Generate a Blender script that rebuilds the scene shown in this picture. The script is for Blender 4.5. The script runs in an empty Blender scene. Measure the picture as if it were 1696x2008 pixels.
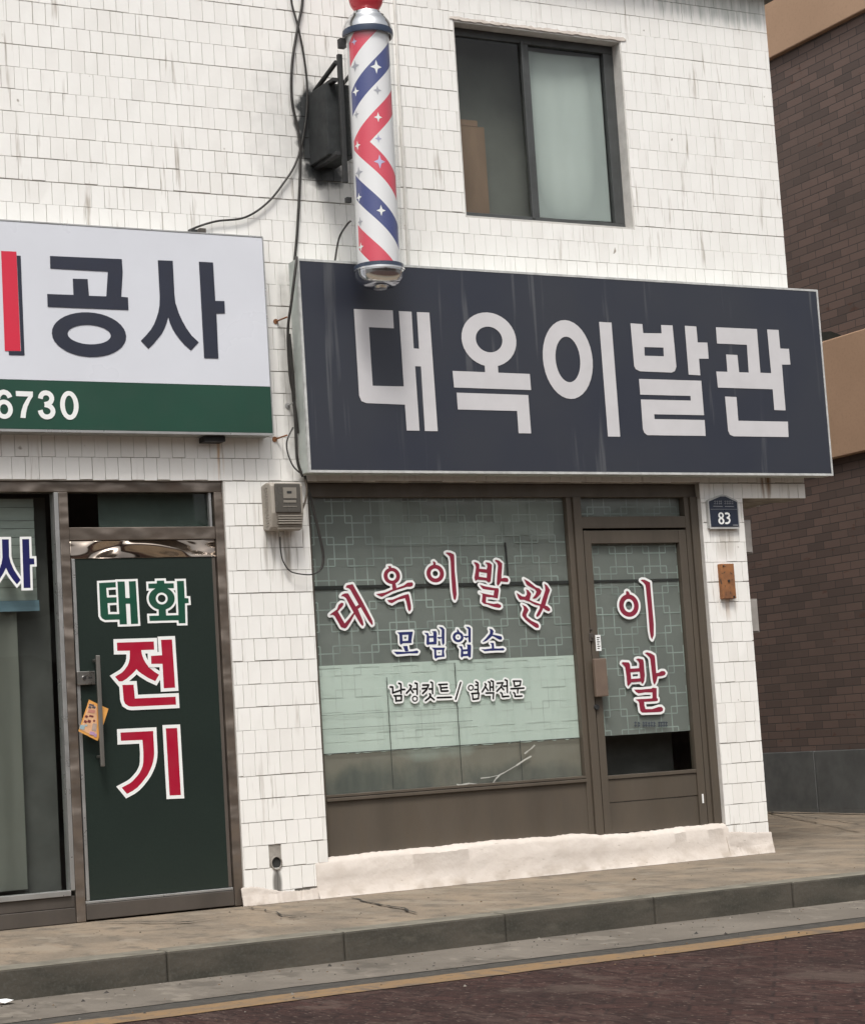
import bpy, bmesh, math, random
from mathutils import Vector, Matrix
from mathutils.geometry import tessellate_polygon
random.seed(7)
S = bpy.context.scene
C = S.collection
R = math.radians
ZO = 0.885                      # camera height above the pavement; pavement top is z = 0

# ------------------------------------------------------------------ camera
YAW, PIT, ROL, FPX = R(28.62788), R(6.28629), R(-3.63741), 4056.69
DIST = 11.2
fw = Vector((math.sin(YAW)*math.cos(PIT), math.cos(YAW)*math.cos(PIT), math.sin(PIT)))
r0 = Vector((math.cos(YAW), -math.sin(YAW), 0)); u0 = r0.cross(fw)
rt = r0*math.cos(ROL)+u0*math.sin(ROL); up = -r0*math.sin(ROL)+u0*math.cos(ROL)
cd = bpy.data.cameras.new('camera'); cam = bpy.data.objects.new('camera', cd); C.objects.link(cam)
cam.matrix_world = Matrix(((rt.x, up.x, -fw.x, 0), (rt.y, up.y, -fw.y, -DIST), (rt.z, up.z, -fw.z, ZO), (0, 0, 0, 1)))
cd.sensor_fit = 'VERTICAL'; cd.sensor_height = 24; cd.lens = FPX*24/2008
cd.clip_start = .1; cd.clip_end = 2000
S.camera = cam

# ------------------------------------------------------------------ world, sun, exposure
SUN_EL, SUN_AZ = R(59), R(207)      # soft sun from the front left, high
w = bpy.data.worlds.new('World'); S.world = w; w.use_nodes = True
nt = w.node_tree; nt.nodes.clear()
sky = nt.nodes.new('ShaderNodeTexSky'); sky.sky_type = 'NISHITA'; sky.sun_disc = False
sky.sun_elevation = SUN_EL; sky.sun_rotation = SUN_AZ; sky.air_density = 1.0; sky.dust_density = 6; sky.ozone_density = 1.0
hs = nt.nodes.new('ShaderNodeHueSaturation'); hs.inputs['Saturation'].default_value = .14
bg = nt.nodes.new('ShaderNodeBackground'); bg.inputs[1].default_value = .118
wo = nt.nodes.new('ShaderNodeOutputWorld')
nt.links.new(sky.outputs[0], hs.inputs['Color']); nt.links.new(hs.outputs[0], bg.inputs[0]); nt.links.new(bg.outputs[0], wo.inputs[0])
sd = bpy.data.lights.new('sun', 'SUN'); sd.energy = 1.5; sd.angle = R(14); sd.color = (1, .95, .88)
sun = bpy.data.objects.new('sun', sd); C.objects.link(sun)
# direction towards the sun: azimuth clockwise from +Y
sdir = Vector((math.sin(SUN_AZ)*math.cos(SUN_EL), math.cos(SUN_AZ)*math.cos(SUN_EL), math.sin(SUN_EL)))
sun.rotation_euler = sdir.to_track_quat('Z', 'Y').to_euler(); sun.location = (-6, -12, 14)
S.view_settings.view_transform = 'Standard'; S.view_settings.look = 'None'
S.view_settings.exposure = 0.45; S.view_settings.gamma = 1
S.render.resolution_x = 864; S.render.resolution_y = 1024

# ------------------------------------------------------------------ helpers
def un(x, y, Y=0):
    """photo pixel -> point on the vertical plane at depth Y (z measured from the eye)"""
    d = fw + rt*((x-848)/FPX) - up*((y-1004)/FPX)
    t = (DIST+Y)/d.y
    return d.x*t, d.z*t

class MB:
    def __init__(s): s.v = []; s.f = []; s.m = []
    def add(s, vs, fs, mi=0):
        n = len(s.v); s.v += [tuple(v) for v in vs]
        for f in fs: s.f.append([i+n for i in f]); s.m.append(mi)
        return s
    def box(s, x0, x1, y0, y1, z0, z1, mi=0):
        return s.add([(x0,y0,z0),(x1,y0,z0),(x1,y1,z0),(x0,y1,z0),(x0,y0,z1),(x1,y0,z1),(x1,y1,z1),(x0,y1,z1)],
                     [(3,2,1,0),(4,5,6,7),(0,1,5,4),(1,2,6,5),(2,3,7,6),(3,0,4,7)], mi)
    def quad(s, a, b, c, d, mi=0): return s.add([a,b,c,d], [(0,1,2,3)], mi)
    def tube(s, pts, rad, n=8, mi=0, cap=True):
        pts = [Vector(p) for p in pts]; rings = []
        for i, p in enumerate(pts):
            t = (pts[min(i+1, len(pts)-1)]-pts[max(i-1, 0)]).normalized()
            a = t.cross(Vector((0.31, 0.9, 0.17))).normalized(); b = t.cross(a)
            rr = rad[i] if isinstance(rad, (list, tuple)) else rad
            rings.append([p+a*rr*math.cos(2*math.pi*k/n)+b*rr*math.sin(2*math.pi*k/n) for k in range(n)])
        vs = [v for rg in rings for v in rg]; fs = []
        for i in range(len(rings)-1):
            for k in range(n):
                fs.append((i*n+k, i*n+(k+1) % n, (i+1)*n+(k+1) % n, (i+1)*n+k))
        if cap: fs.append(tuple(range(n))); fs.append(tuple(range((len(rings)-1)*n, len(rings)*n))[::-1])
        return s.add(vs, fs, mi)
    def lathe(s, prof, cx, cy, n=40, mi=0):
        vs = []; fs = []
        for r_, z in prof:
            for k in range(n): vs.append((cx+r_*math.cos(2*math.pi*k/n), cy+r_*math.sin(2*math.pi*k/n), z))
        for i in range(len(prof)-1):
            for k in range(n): fs.append((i*n+k, i*n+(k+1) % n, (i+1)*n+(k+1) % n, (i+1)*n+k))
        return s.add(vs, fs, mi)
    def poly(s, outer, holes, conv, mi=0):
        loops = [[conv(p) for p in outer]]+[[conv(p) for p in h] for h in holes]
        flat = [p for l in loops for p in l]
        tris = tessellate_polygon([[Vector(p) for p in l] for l in loops])
        return s.add(flat, [tuple(t) for t in tris], mi)
    def plate(s, pts, y0, y1, mi=0):
        """convex or concave outline in (x,z), thick from y0 (front) to y1"""
        n = len(pts)
        tr = tessellate_polygon([[Vector((p[0], 0, p[1])) for p in pts]])
        s.add([(p[0], y0, p[1]) for p in pts], [tuple(t) for t in tr], mi)
        s.add([(p[0], y1, p[1]) for p in pts], [tuple(t) for t in tr], mi)
        vs = [(p[0], y0, p[1]) for p in pts]+[(p[0], y1, p[1]) for p in pts]
        return s.add(vs, [(i, (i+1) % n, n+(i+1) % n, n+i) for i in range(n)], mi)

ROOT = {}
def obj(name, mb, mats, parent=None, bevel=0, smooth=False, seg=2, recalc=True):
    if not isinstance(mats, (list, tuple)): mats = [mats]
    mats = [m_.m if isinstance(m_, M) else m_ for m_ in mats]
    if parent is None:
        xs = [v[0] for v in mb.v]; ys = [v[1] for v in mb.v]; zs = [v[2] for v in mb.v]
        org = Vector(((min(xs)+max(xs))/2, (min(ys)+max(ys))/2, min(zs)+ZO))
    else: org = ROOT[parent.name]
    me = bpy.data.meshes.new(name)
    me.from_pydata([(v[0]-org.x, v[1]-org.y, v[2]+ZO-org.z) for v in mb.v], [], mb.f)
    for m_ in mats: me.materials.append(m_)
    for p, i in zip(me.polygons, mb.m): p.material_index = i
    if recalc:
        b = bmesh.new(); b.from_mesh(me); bmesh.ops.recalc_face_normals(b, faces=b.faces); b.to_mesh(me); b.free()
    if smooth:
        for p in me.polygons: p.use_smooth = True
    o = bpy.data.objects.new(name, me); C.objects.link(o)
    if parent is None: o.location = org
    else: o.parent = parent
    ROOT[o.name] = org
    if bevel:
        md = o.modifiers.new('Bevel', 'BEVEL'); md.width = bevel; md.segments = seg; md.limit_method = 'ANGLE'; md.angle_limit = R(40)
    if smooth: 
        try: me.set_sharp_from_angle(angle=R(38))
        except Exception: pass
    return o
def tag(o, label=None, cat=None, group=None, kind=None):
    for k, v in (('label', label), ('category', cat), ('group', group), ('kind', kind)):
        if v: o[k] = v
    return o
def thing(name, label, cat, loc, group=None):
    o = bpy.data.objects.new(name, None); C.objects.link(o); o.empty_display_size = .2
    o.location = (loc[0], loc[1], loc[2]+ZO); ROOT[o.name] = Vector(o.location)
    return tag(o, label, cat, group)

# ------------------------------------------------------------------ materials
class M:
    def __init__(s, name, base=(.5,.5,.5), rough=.6, metal=0, spec=.5, coat=0):
        s.m = bpy.data.materials.new(name); s.m.use_nodes = True; s.t = s.m.node_tree
        s.b = s.t.nodes['Principled BSDF']; s.b.inputs['Base Color'].default_value = (*base, 1)
        s.b.inputs['Roughness'].default_value = rough; s.b.inputs['Metallic'].default_value = metal
        s.b.inputs['Specular IOR Level'].default_value = spec; s.b.inputs['Coat Weight'].default_value = coat
        s.base = base; s.col = None
        tc = s.n('ShaderNodeNewGeometry'); s.P = tc.outputs['Position']
    def n(s, t, **k):
        x = s.t.nodes.new(t)
        for a, b in k.items(): setattr(x, a, b)
        return x
    def l(s, a, b): s.t.links.new(a, b)
    def mp(s, scale=(1,1,1), loc=(0,0,0), rot=(0,0,0)):
        m_ = s.n('ShaderNodeMapping'); s.l(s.P, m_.inputs[0]); m_.inputs['Scale'].default_value = scale
        m_.inputs['Location'].default_value = loc; m_.inputs['Rotation'].default_value = rot
        return m_.outputs[0]
    def noise(s, scale=5, det=4, st=(1,1,1), rough=.55, lo=.35, hi=.65, out=(0,1), dist=0):
        t = s.n('ShaderNodeTexNoise'); t.inputs['Scale'].default_value = scale; t.inputs['Detail'].default_value = det
        t.inputs['Roughness'].default_value = rough; t.inputs['Distortion'].default_value = dist
        s.l(s.mp(st), t.inputs['Vector'])
        r_ = s.n('ShaderNodeMapRange'); r_.inputs[1].default_value = lo; r_.inputs[2].default_value = hi
        r_.inputs[3].default_value = out[0]; r_.inputs[4].default_value = out[1]
        s.l(t.outputs[0], r_.inputs[0]); return r_.outputs[0]
    def math(s, op, a, b=None, clamp=False):
        m_ = s.n('ShaderNodeMath', operation=op); m_.use_clamp = clamp
        for i, x in enumerate((a, b)):
            if x is None: continue
            if isinstance(x, (int, float)): m_.inputs[i].default_value = x
            else: s.l(x, m_.inputs[i])
        return m_.outputs[0]
    def mix(s, fac, colr):
        x = s.n('ShaderNodeMix', data_type='RGBA')
        if isinstance(fac, (int, float)): x.inputs[0].default_value = fac
        else: s.l(fac, x.inputs[0])
        if s.col is None: x.inputs[6].default_value = (*s.base, 1)
        else: s.l(s.col, x.inputs[6])
        if isinstance(colr, tuple): x.inputs[7].default_value = (*colr, 1)
        else: s.l(colr, x.inputs[7])
        s.col = x.outputs[2]; s.l(s.col, s.b.inputs['Base Color']); return s
    def xyz(s):
        q = s.n('ShaderNodeSeparateXYZ'); s.l(s.P, q.inputs[0]); return q.outputs
    def blob(s, cx, cz, sx, sz, soft=.5, noise=None, flat=2):
        """mask: 1 inside an ellipse on the facade, noisy edge"""
        X, Y, Z = s.xyz()
        a = s.math('POWER', s.math('ABSOLUTE', s.math('DIVIDE', s.math('SUBTRACT', X, cx), sx)), flat)
        b = s.math('POWER', s.math('ABSOLUTE', s.math('DIVIDE', s.math('SUBTRACT', Z, cz+ZO), sz)), flat)
        d = s.math('ADD', a, b)
        if noise is not None: d = s.math('ADD', d, noise)
        r_ = s.n('ShaderNodeMapRange'); r_.inputs[1].default_value = 1; r_.inputs[2].default_value = 1-soft
        r_.inputs[3].default_value = 0; r_.inputs[4].default_value = 1; s.l(d, r_.inputs[0]); return r_.outputs[0]
    def bump(s, h, dist=.002, st=.5):
        b = s.n('ShaderNodeBump'); b.inputs['Distance'].default_value = dist; b.inputs['Strength'].default_value = st
        s.l(h, b.inputs['Height']); s.l(b.outputs[0], s.b.inputs['Normal']); return s
    def rough(s, v): s.l(v, s.b.inputs['Roughness']); return s

def simple(name, base, rough=.6, var=.25, scale=9, metal=0, spec=.5, dark=None, st=(1,1,1), bump=0, bs=60):
    m = M(name, base, rough, metal, spec)
    dk = dark or tuple(c*(1-var) for c in base)
    m.mix(m.noise(scale, 5, st, out=(0, 1), lo=.35, hi=.7), dk)
    m.rough(m.noise(scale*2, 3, st, out=(max(0, rough-.08), min(1, rough+.1))))
    if bump: m.bump(m.noise(bs, 4, lo=0, hi=1), bump)
    return m

# glazed tiles painted over white
mt = M('painted_white_tile', (.85, .84, .81), .36)
at = mt.n('ShaderNodeAttribute'); at.attribute_name = 'tile'
mt.mix(mt.math('MULTIPLY', at.outputs['Fac'], .22), (.66, .63, .59))
mt.mix(mt.noise(3.2, 6, (1, 1, .35), lo=.48, hi=.78, out=(0, .22)), (.66, .62, .57))
mt.mix(mt.math('MULTIPLY', mt.noise(34, 3, (1, 1, .07), lo=.60, hi=.74), mt.noise(2.1, 3, (1, 1, .6), lo=.46, hi=.60)), (.42, .38, .33))
mt.mix(mt.noise(11, 2, lo=.735, hi=.77), (.33, .29, .25))
nn = mt.noise(9, 4, lo=.3, hi=.7, out=(-.35, .35))
mt.mix(mt.blob(5.49, 3.79, .175, .31, .45, nn, 2.5), (.022, .024, .025))            # black spray round the bracket
mt.mix(mt.math('MULTIPLY', mt.blob(5.40, 3.75, .45, .6, 1, nn), .22), (.12, .125, .125))
vs_ = mt.noise(22, 2, (1, 1, .08), lo=.45, hi=.6)
mt.mix(mt.math('MULTIPLY', mt.blob(4.69, 1.71, .05, .17, .8), vs_), (.50, .29, .12))     # rust run
mt.mix(mt.math('MULTIPLY', mt.blob(8.70, 1.60, .05, .17, .8), vs_), (.25, .15, .08))
mt.mix(mt.math('MULTIPLY', mt.blob(5.06, 1.16, .13, .20, 1), vs_), (.20, .17, .13))   # dirt under the meter
mt.mix(mt.math('MULTIPLY', mt.math('MULTIPLY', mt.blob(8.32, 1.20, .12, .14, 1), vs_), .5), (.33, .28, .22))
mt.mix(mt.math('MULTIPLY', mt.math('MULTIPLY', mt.blob(8.30, .78, .09, .12, 1), vs_), .5), (.42, .28, .18))
mt.mix(mt.math('MULTIPLY', mt.blob(5.50, 3.50, .17, .10, .8, nn), .95), (.022, .024, .025))
mt.mix(mt.math('MULTIPLY', mt.blob(4.93, -.77, .035, .11, .7), .85), (.07, .065, .055))
mt.mix(mt.math('MULTIPLY', mt.blob(5.17, 2.3, .05, .65, 1, nn), .55), (.33, .32, .30))  # shadow and grime left of the navy sign, painted into the tile colour
mt.mix(mt.math('MULTIPLY', mt.blob(8.6, 4.98, .7, .16, 1, mt.noise(30, 2, (1, 1, .1), out=(-.6, .6))), .55), (.40, .44, .40))
mt.bump(mt.noise(14, 4, lo=0, hi=1), .004, .35)
grout = simple('grey_grout', (.40, .37, .33), .9, .5, 9)
mortar = M('white_painted_mortar', (.60, .545, .495), .8)
mortar.mix(mortar.noise(5, 6, (1, 1, 1.5), lo=.45, hi=.75, out=(0, .6)), (.46, .40, .345))
mortar.mix(mortar.noise(18, 5, (1, 1, 3), lo=.66, hi=.74, out=(0, .8)), (.30, .26, .21))
mz = mortar.xyz(); lowz = mortar.n('ShaderNodeMapRange'); lowz.inputs[1].default_value = .10; lowz.inputs[2].default_value = .0; mortar.l(mz[2], lowz.inputs[0])
mortar.mix(mortar.math('MULTIPLY', lowz.outputs[0], mortar.noise(9, 6, (1, 1, 1.5), lo=.46, hi=.66, out=(0, .7))), (.36, .30, .24))
mortar.mix(mortar.noise(2.3, 6, (1, 1, 3), lo=.56, hi=.70, out=(0, .25)), (.43, .36, .30))
mortar.bump(mortar.noise(7, 5, lo=0, hi=1), .02, .6)
brown = simple('brown_aluminium', (.092, .075, .057), .5, .22, 7, 0, .5, st=(1, 1, .3), bump=.0004)
browndk = simple('brown_aluminium_weathered', (.100, .083, .070), .5, .3, 6, 0, .45, st=(1, 1, .4))
steel = M('polished_brown_steel', (.24, .20, .168), .30, .6)
steel.mix(steel.noise(4, 4, (1, 1, 2.2), lo=.42, hi=.6, out=(0, .75)), (.15, .125, .105))
steel.bump(steel.noise(3, 2, (1, 1, 1.6), lo=0, hi=1), .05, .8)
steeldk = simple('brushed_dark_steel', (.115, .10, .088), .38, .3, 5, .35, .5, st=(1, 1, .5))
alu = simple('bare_aluminium', (.50, .50, .49), .35, .25, 8, .7)
chrome = M('chrome', (.75, .76, .77), .16, 1); chrome.bump(chrome.noise(6, 2, lo=0, hi=1), .004, .2)
navyrim = simple('navy_rim', (.028, .045, .085), .35, .2)
black = simple('black_metal', (.022, .023, .024), .6, .4, 12)
dark = simple('dark_interior', (.035, .036, .035), .9, .4, 3)
rubber = simple('black_cable_rubber', (.030, .027, .024), .6, .4, 20)
cablew = simple('weathered_cable', (.10, .08, .06), .6, .4, 20)
vinylw = simple('white_vinyl', (.84, .85, .84), .4, .06, 6)
signw = simple('grey_white_lettering', (.60, .59, .605), .45, .08, 6)
wine = simple('wine_red_vinyl', (.235, .018, .042), .4, .12, 8)
red = simple('red_vinyl', (.37, .006, .030), .38, .08, 6)
signred = simple('sign_red', (.62, .022, .055), .4, .05, 6)
inkb = simple('sign_black_blue', (.022, .026, .045), .4, .15, 6)
blue = simple('blue_vinyl', (.025, .032, .135), .45, .15, 6, 0, .3)
blue2 = simple('deep_blue_vinyl', (.012, .013, .10), .45, .15, 6, 0, .3)
blackv = simple('black_vinyl', (.010, .009, .009), .6, .1, 6, 0, .2)
greenv = simple('green_vinyl', (.008, .070, .040), .4, .12, 6)
doorg = M('dark_green_door_film', (.020, .030, .0255), .22, 0, .5)
doorg.mix(doorg.noise(1.5, 3, out=(0, .6)), (.018, .026, .023)); doorg.mix(doorg.noise(120, 2, lo=.4, hi=.8, out=(0, .3)), (.010, .017, .014))
glass = bpy.data.materials.new('window_glass'); glass.use_nodes = True
def mkglass(m, tint, rough=.02, wav=.0):
    t = m.node_tree; t.nodes.clear(); o = t.nodes.new('ShaderNodeOutputMaterial'); mx = t.nodes.new('ShaderNodeMixShader')
    tr = t.nodes.new('ShaderNodeBsdfTransparent'); tr.inputs[0].default_value = (*tint, 1)
    gl = t.nodes.new('ShaderNodeBsdfGlossy'); gl.inputs['Roughness'].default_value = rough
    fr = t.nodes.new('ShaderNodeFresnel'); fr.inputs[0].default_value = 1.5
    g = t.nodes.new('ShaderNodeNewGeometry'); nz = t.nodes.new('ShaderNodeTexNoise'); nz.inputs['Scale'].default_value = 1.6
    t.links.new(g.outputs['Position'], nz.inputs['Vector'])
    bp = t.nodes.new('ShaderNodeBump'); bp.inputs['Distance'].default_value = .01; bp.inputs['Strength'].default_value = .3
    t.links.new(nz.outputs[0], bp.inputs['Height']); t.links.new(bp.outputs[0], gl.inputs['Normal'])
    bf = t.nodes.new('ShaderNodeMath'); bf.operation = 'SUBTRACT'; bf.inputs[0].default_value = 1; t.links.new(g.outputs['Backfacing'], bf.inputs[1])
    ml = t.nodes.new('ShaderNodeMath'); ml.operation = 'MULTIPLY'; t.links.new(fr.outputs[0], ml.inputs[0]); t.links.new(bf.outputs[0], ml.inputs[1])
    t.links.new(ml.outputs[0], mx.inputs[0]); t.links.new(tr.outputs[0], mx.inputs[1]); t.links.new(gl.outputs[0], mx.inputs[2])
    t.links.new(mx.outputs[0], o.inputs[0])
mkglass(glass, (.955, .972, .965))
glasst = bpy.data.materials.new('tinted_glass'); glasst.use_nodes = True; mkglass(glasst, (.80, .84, .83))
acryl = bpy.data.materials.new('clear_acrylic'); acryl.use_nodes = True; mkglass(acryl, (.95, .955, .955), .06)

# ------------------------------------------------------------------ lettering
def miter(pts, d):
    n = len(pts); A = sum(pts[i][0]*pts[(i+1) % n][1]-pts[(i+1) % n][0]*pts[i][1] for i in range(n))
    sg = 1 if A > 0 else -1; out = []
    for i in range(n):
        p0, p1, p2 = Vector(pts[i-1]), Vector(pts[i]), Vector(pts[(i+1) % n])
        a = (p1-p0).normalized(); b = (p2-p1).normalized()
        na = Vector((a.y, -a.x))*sg; nb = Vector((b.y, -b.x))*sg
        m_ = na+nb
        if m_.length < .2: q = p1+na*d
        else:
            m_.normalize(); q = p1+m_*(d/max(.35, m_.dot(na)))
        out.append((q.x, q.y))
    return out
def circ(cx, cz, rx, rz, n=36): return [(cx+rx*math.cos(2*math.pi*k/n), cz+rz*math.sin(2*math.pi*k/n)) for k in range(n)]

def letter(parent, Y, crop, fill, polys=(), rings=(), strokes=(), outl=None, d=0, square=False, label=None, name='letter', part_parent=None):
    ox, oy, s = crop; mb = MB(); k = [0]
    def cv(p): return un(ox+p[0]/s, oy+p[1]/s, Y)
    def emit(outer, holes, mi):
        k[0] += 1; y = Y-.0008-k[0]*2.2e-5
        mb.poly(outer, holes, lambda p: (p[0], y, p[1]), mi)
    P = []
    for q in polys:
        o_, hs_ = (q[0], q[1]) if isinstance(q, tuple) else (q, [])
        P.append(([cv(p) for p in o_], [[cv(p) for p in h] for h in hs_]))
    Rg = []
    for (cx, cy, rx, ry, ix, iy) in rings:
        c = cv((cx, cy)); X1 = cv((cx+rx, cy))[0]-c[0]; Z1 = abs(cv((cx, cy+ry))[1]-c[1])
        X2 = (cv((cx+ix, cy))[0]-c[0]) if ix else 0; Z2 = abs(cv((cx, cy+iy))[1]-c[1]) if iy else 0
        Rg.append((c, X1, Z1, X2, Z2))
    St = [([cv(p) for p in pts], r_/s/312) for pts, r_ in strokes]
    def thick(pts, r_, mi, closed=False, disc=True):
        m_ = len(pts)
        for i in range(m_ if closed else m_-1):
            a, b = Vector(pts[i]), Vector(pts[(i+1) % m_]); t = (b-a)
            if t.length < 1e-5: continue
            t.normalize(); q = Vector((-t.y, t.x))*r_
            emit([tuple(a+q), tuple(b+q), tuple(b-q), tuple(a-q)], [], mi)
        if disc:
            for i, p in enumerate(pts):
                if square and (i == 0 or i == m_-1): continue
                emit(circ(p[0], p[1], r_, r_, 12), [], mi)
    if outl:
        for o_, hs_ in P:
            if square:
                hh = [miter(h, -d) for h in hs_]
                emit(miter(o_, d), [h for h, h0 in zip(hh, hs_) if abs(h0[0][0]-h0[1][0])+abs(h0[0][1]-h0[1][1]) > 2.6*d], 1)
            else:
                emit(o_, hs_, 1); thick(o_, d, 1, True)
                for h in hs_: thick(h, d, 1, True)
        for c, a, b, e, f_ in Rg:
            emit(circ(c[0], c[1], a+d, b+d), [circ(c[0], c[1], e-d, f_-d)] if e > d*1.15 and f_ > d*1.15 else [], 1)
        for pts, r_ in St: thick(pts, r_+d, 1)
        k[0] += 8
    for o_, hs_ in P: emit(o_, hs_, 0)
    for c, a, b, e, f_ in Rg: emit(circ(c[0], c[1], a, b), [circ(c[0], c[1], e, f_)] if e else [], 0)
    for pts, r_ in St: thick(pts, r_, 0)
    o = obj(name, mb, [fill, outl or fill], parent, recalc=False)
    if label: o['label'] = label
    return o

# ================================================================== THE SETTING
pave_m = M('pavement_concrete', (.250, .200, .148), .92, 0, .15)
pave_m.mix(pave_m.noise(1.6, 6, (1.6, .8, 1), lo=.4, hi=.6, out=(0, .85)), (.170, .142, .112)); pave_m.mix(pave_m.noise(5, 6, (1.8, .8, 1), lo=.52, hi=.66, out=(0, .7)), (.115, .10, .083)); pave_m.mix(pave_m.noise(2.4, 6, (1.5, .8, 1), lo=.55, hi=.62, out=(0, .6)), (.275, .235, .185)); pave_m.mix(pave_m.noise(14, 4, (2, .8, 1), lo=.66, hi=.70, out=(0, .8)), (.06, .052, .043))
pave_m.mix(pave_m.noise(60, 3, lo=.5, hi=.8, out=(0, .5)), (.30, .27, .22)); pave_m.mix(pave_m.noise(3, 5, (1, 1.6, 1), lo=.60, hi=.66, out=(0, .5)), (.12, .105, .088))
pave_m.bump(pave_m.noise(25, 6, lo=0, hi=1), .012, .6)
kerb_m = M('granite_kerb', (.088, .078, .064), .92, 0, .15)
kerb_m.mix(kerb_m.noise(2.5, 5, (1, 1, 3), out=(0, .8)), (.042, .041, .034)); kerb_m.mix(kerb_m.noise(90, 2, lo=.5, hi=.7, out=(0, .35)), (.10, .10, .09)); kerb_m.mix(kerb_m.noise(6, 5, (1, 1, 2.5), lo=.56, hi=.7, out=(0, .6)), (.12, .11, .09))
kerb_m.bump(kerb_m.noise(40, 5, lo=0, hi=1), .006, .5)
kerbtop_m = simple('kerb_top_granite', (.21, .195, .160), .92, .4, 6, spec=.12, bump=.004)
gut_m = M('gutter_concrete', (.190, .168, .142), .92, 0, .15)
gut_m.mix(gut_m.noise(1.2, 6, (1.4, 1, 1), out=(0, .8)), (.125, .110, .092)); gut_m.mix(gut_m.noise(3.5, 6, (1.6, .9, 1), lo=.56, hi=.66, out=(0, .6)), (.085, .075, .063)); gut_m.mix(gut_m.noise(5, 6, (1.8, .8, 1), lo=.58, hi=.66, out=(0, .5)), (.27, .24, .20)); gut_m.mix(gut_m.noise(50, 4, lo=.45, hi=.75, out=(0, .5)), (.13, .12, .11))
gut_m.bump(gut_m.noise(45, 5, lo=0, hi=1), .006, .5)
asph_m = simple('dark_asphalt_joint', (.060, .054, .046), .9, .4, 14, bump=.006)
yel_m = M('worn_yellow_paint', (.225, .140, .066), .8)
yel_m.mix(yel_m.noise(6, 5, (1, 2, 1), lo=.42, hi=.66, out=(0, .85)), (.17, .120, .075)); yel_m.mix(yel_m.noise(30, 5, (1, 1, 1), lo=.58, hi=.66, out=(0, .9)), (.10, .08, .06)); yel_m.mix(yel_m.noise(2.2, 6, (2.2, 1, 1), lo=.60, hi=.64, out=(0, .8)), (.11, .085, .065))
yel_m.bump(yel_m.noise(40, 4, lo=0, hi=1), .005, .5)
road_m = M('maroon_asphalt', (.052, .032, .029), .95, 0, .12)
rq = road_m.n('ShaderNodeTexBrick'); road_m.l(road_m.mp((1, 1, 1), (0, 0, 0), (0, 0, R(38))), rq.inputs['Vector']); rq.inputs['Scale'].default_value = 1
rq.inputs['Brick Width'].default_value = .30; rq.inputs['Row Height'].default_value = .15; rq.inputs['Mortar Size'].default_value = .012; rq.inputs['Mortar Smooth'].default_value = .8
rq.inputs['Color1'].default_value = (.068, .036, .031, 1); rq.inputs['Color2'].default_value = (.050, .029, .026, 1); rq.inputs['Mortar'].default_value = (.026, .018, .017, 1)
road_m.mix(.85, rq.outputs['Color'])
road_m.mix(road_m.noise(1.6, 6, (2.2, .7, 1), lo=.42, hi=.62, out=(0, .7)), (.034, .023, .021)); road_m.mix(road_m.noise(4, 6, (2.4, .7, 1), lo=.52, hi=.66, out=(0, .6)), (.088, .060, .052))
road_m.mix(road_m.noise(16, 4, (2.6, .6, 1), lo=.50, hi=.64, out=(0, .75)), (.024, .016, .015)); road_m.mix(road_m.noise(30, 2, (2.4, .7, 1), lo=.64, hi=.69, out=(0, .7)), (.17, .13, .11))
road_m.mix(road_m.noise(2.1, 5, (1.2, .9, 1), lo=.60, hi=.66, out=(0, .5)), (.105, .078, .066))
road_m.bump(road_m.noise(18, 6, (2, .8, 1), lo=0, hi=1), .03, .7)
gm = simple('far_asphalt', (.07, .068, .065), .9, .3, 2)

KX0, KL = -5.567, [.9]*11+[.893, .898, .898]+[.9]*18
PZ = -ZO                    # pavement top
RZ = -1.02                  # road
def grid(mb, x0, x1, y0, y1, nx, ny, zf, mi=0):
    vs = [(x0+(x1-x0)*i/nx, y0+(y1-y0)*j/ny, zf(x0+(x1-x0)*i/nx, y0+(y1-y0)*j/ny)) for j in range(ny+1) for i in range(nx+1)]
    fs = [(j*(nx+1)+i, j*(nx+1)+i+1, (j+1)*(nx+1)+i+1, (j+1)*(nx+1)+i) for j in range(ny) for i in range(nx)]
    mb.add(vs, fs, mi)
tag(obj('ground', MB().quad((-400, -400, RZ-.05), (400, -400, RZ-.05), (400, 400, RZ-.05), (-400, 400, RZ-.05)), gm), kind='structure')
def wob(x, y): return .006*math.sin(1.7*x+.6)*math.cos(2.3*y)+.004*math.sin(5.1*x+3*y)
mb = MB(); grid(mb, -6, 24, -15, -3.15, 60, 24, lambda x, y: RZ-.004)
tag(obj('road', mb, road_m), kind='structure')
def edge(x, base, a=.012): return base+a*math.sin(1.9*x)+a*.6*math.sin(5.3*x+1)+a*.4*math.sin(13*x)
def strip(x0, x1, yb, yf, z, n=160, a=.008):
    mb = MB(); vs = []; fs = []
    for i in range(n+1):
        x = x0+(x1-x0)*i/n
        vs += [(x, edge(x, yb, a), z), (x, edge(x+7, yf, a), z)]
    for i in range(n): fs.append((2*i, 2*i+1, 2*i+3, 2*i+2))
    return mb.add(vs, fs)
tag(obj('gutter', strip(-6, 24, -2.0, -2.875, RZ+.0004, a=.014), gut_m), kind='structure')
tag(obj('asphalt_joint', strip(-6, 24, -2.82, -3.25, RZ-.0022, a=.01), asph_m), kind='structure')
tag(obj('yellow_line', strip(-6, 24, -3.065, -3.30, RZ-.0006, a=.013), yel_m), kind='structure')
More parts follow.
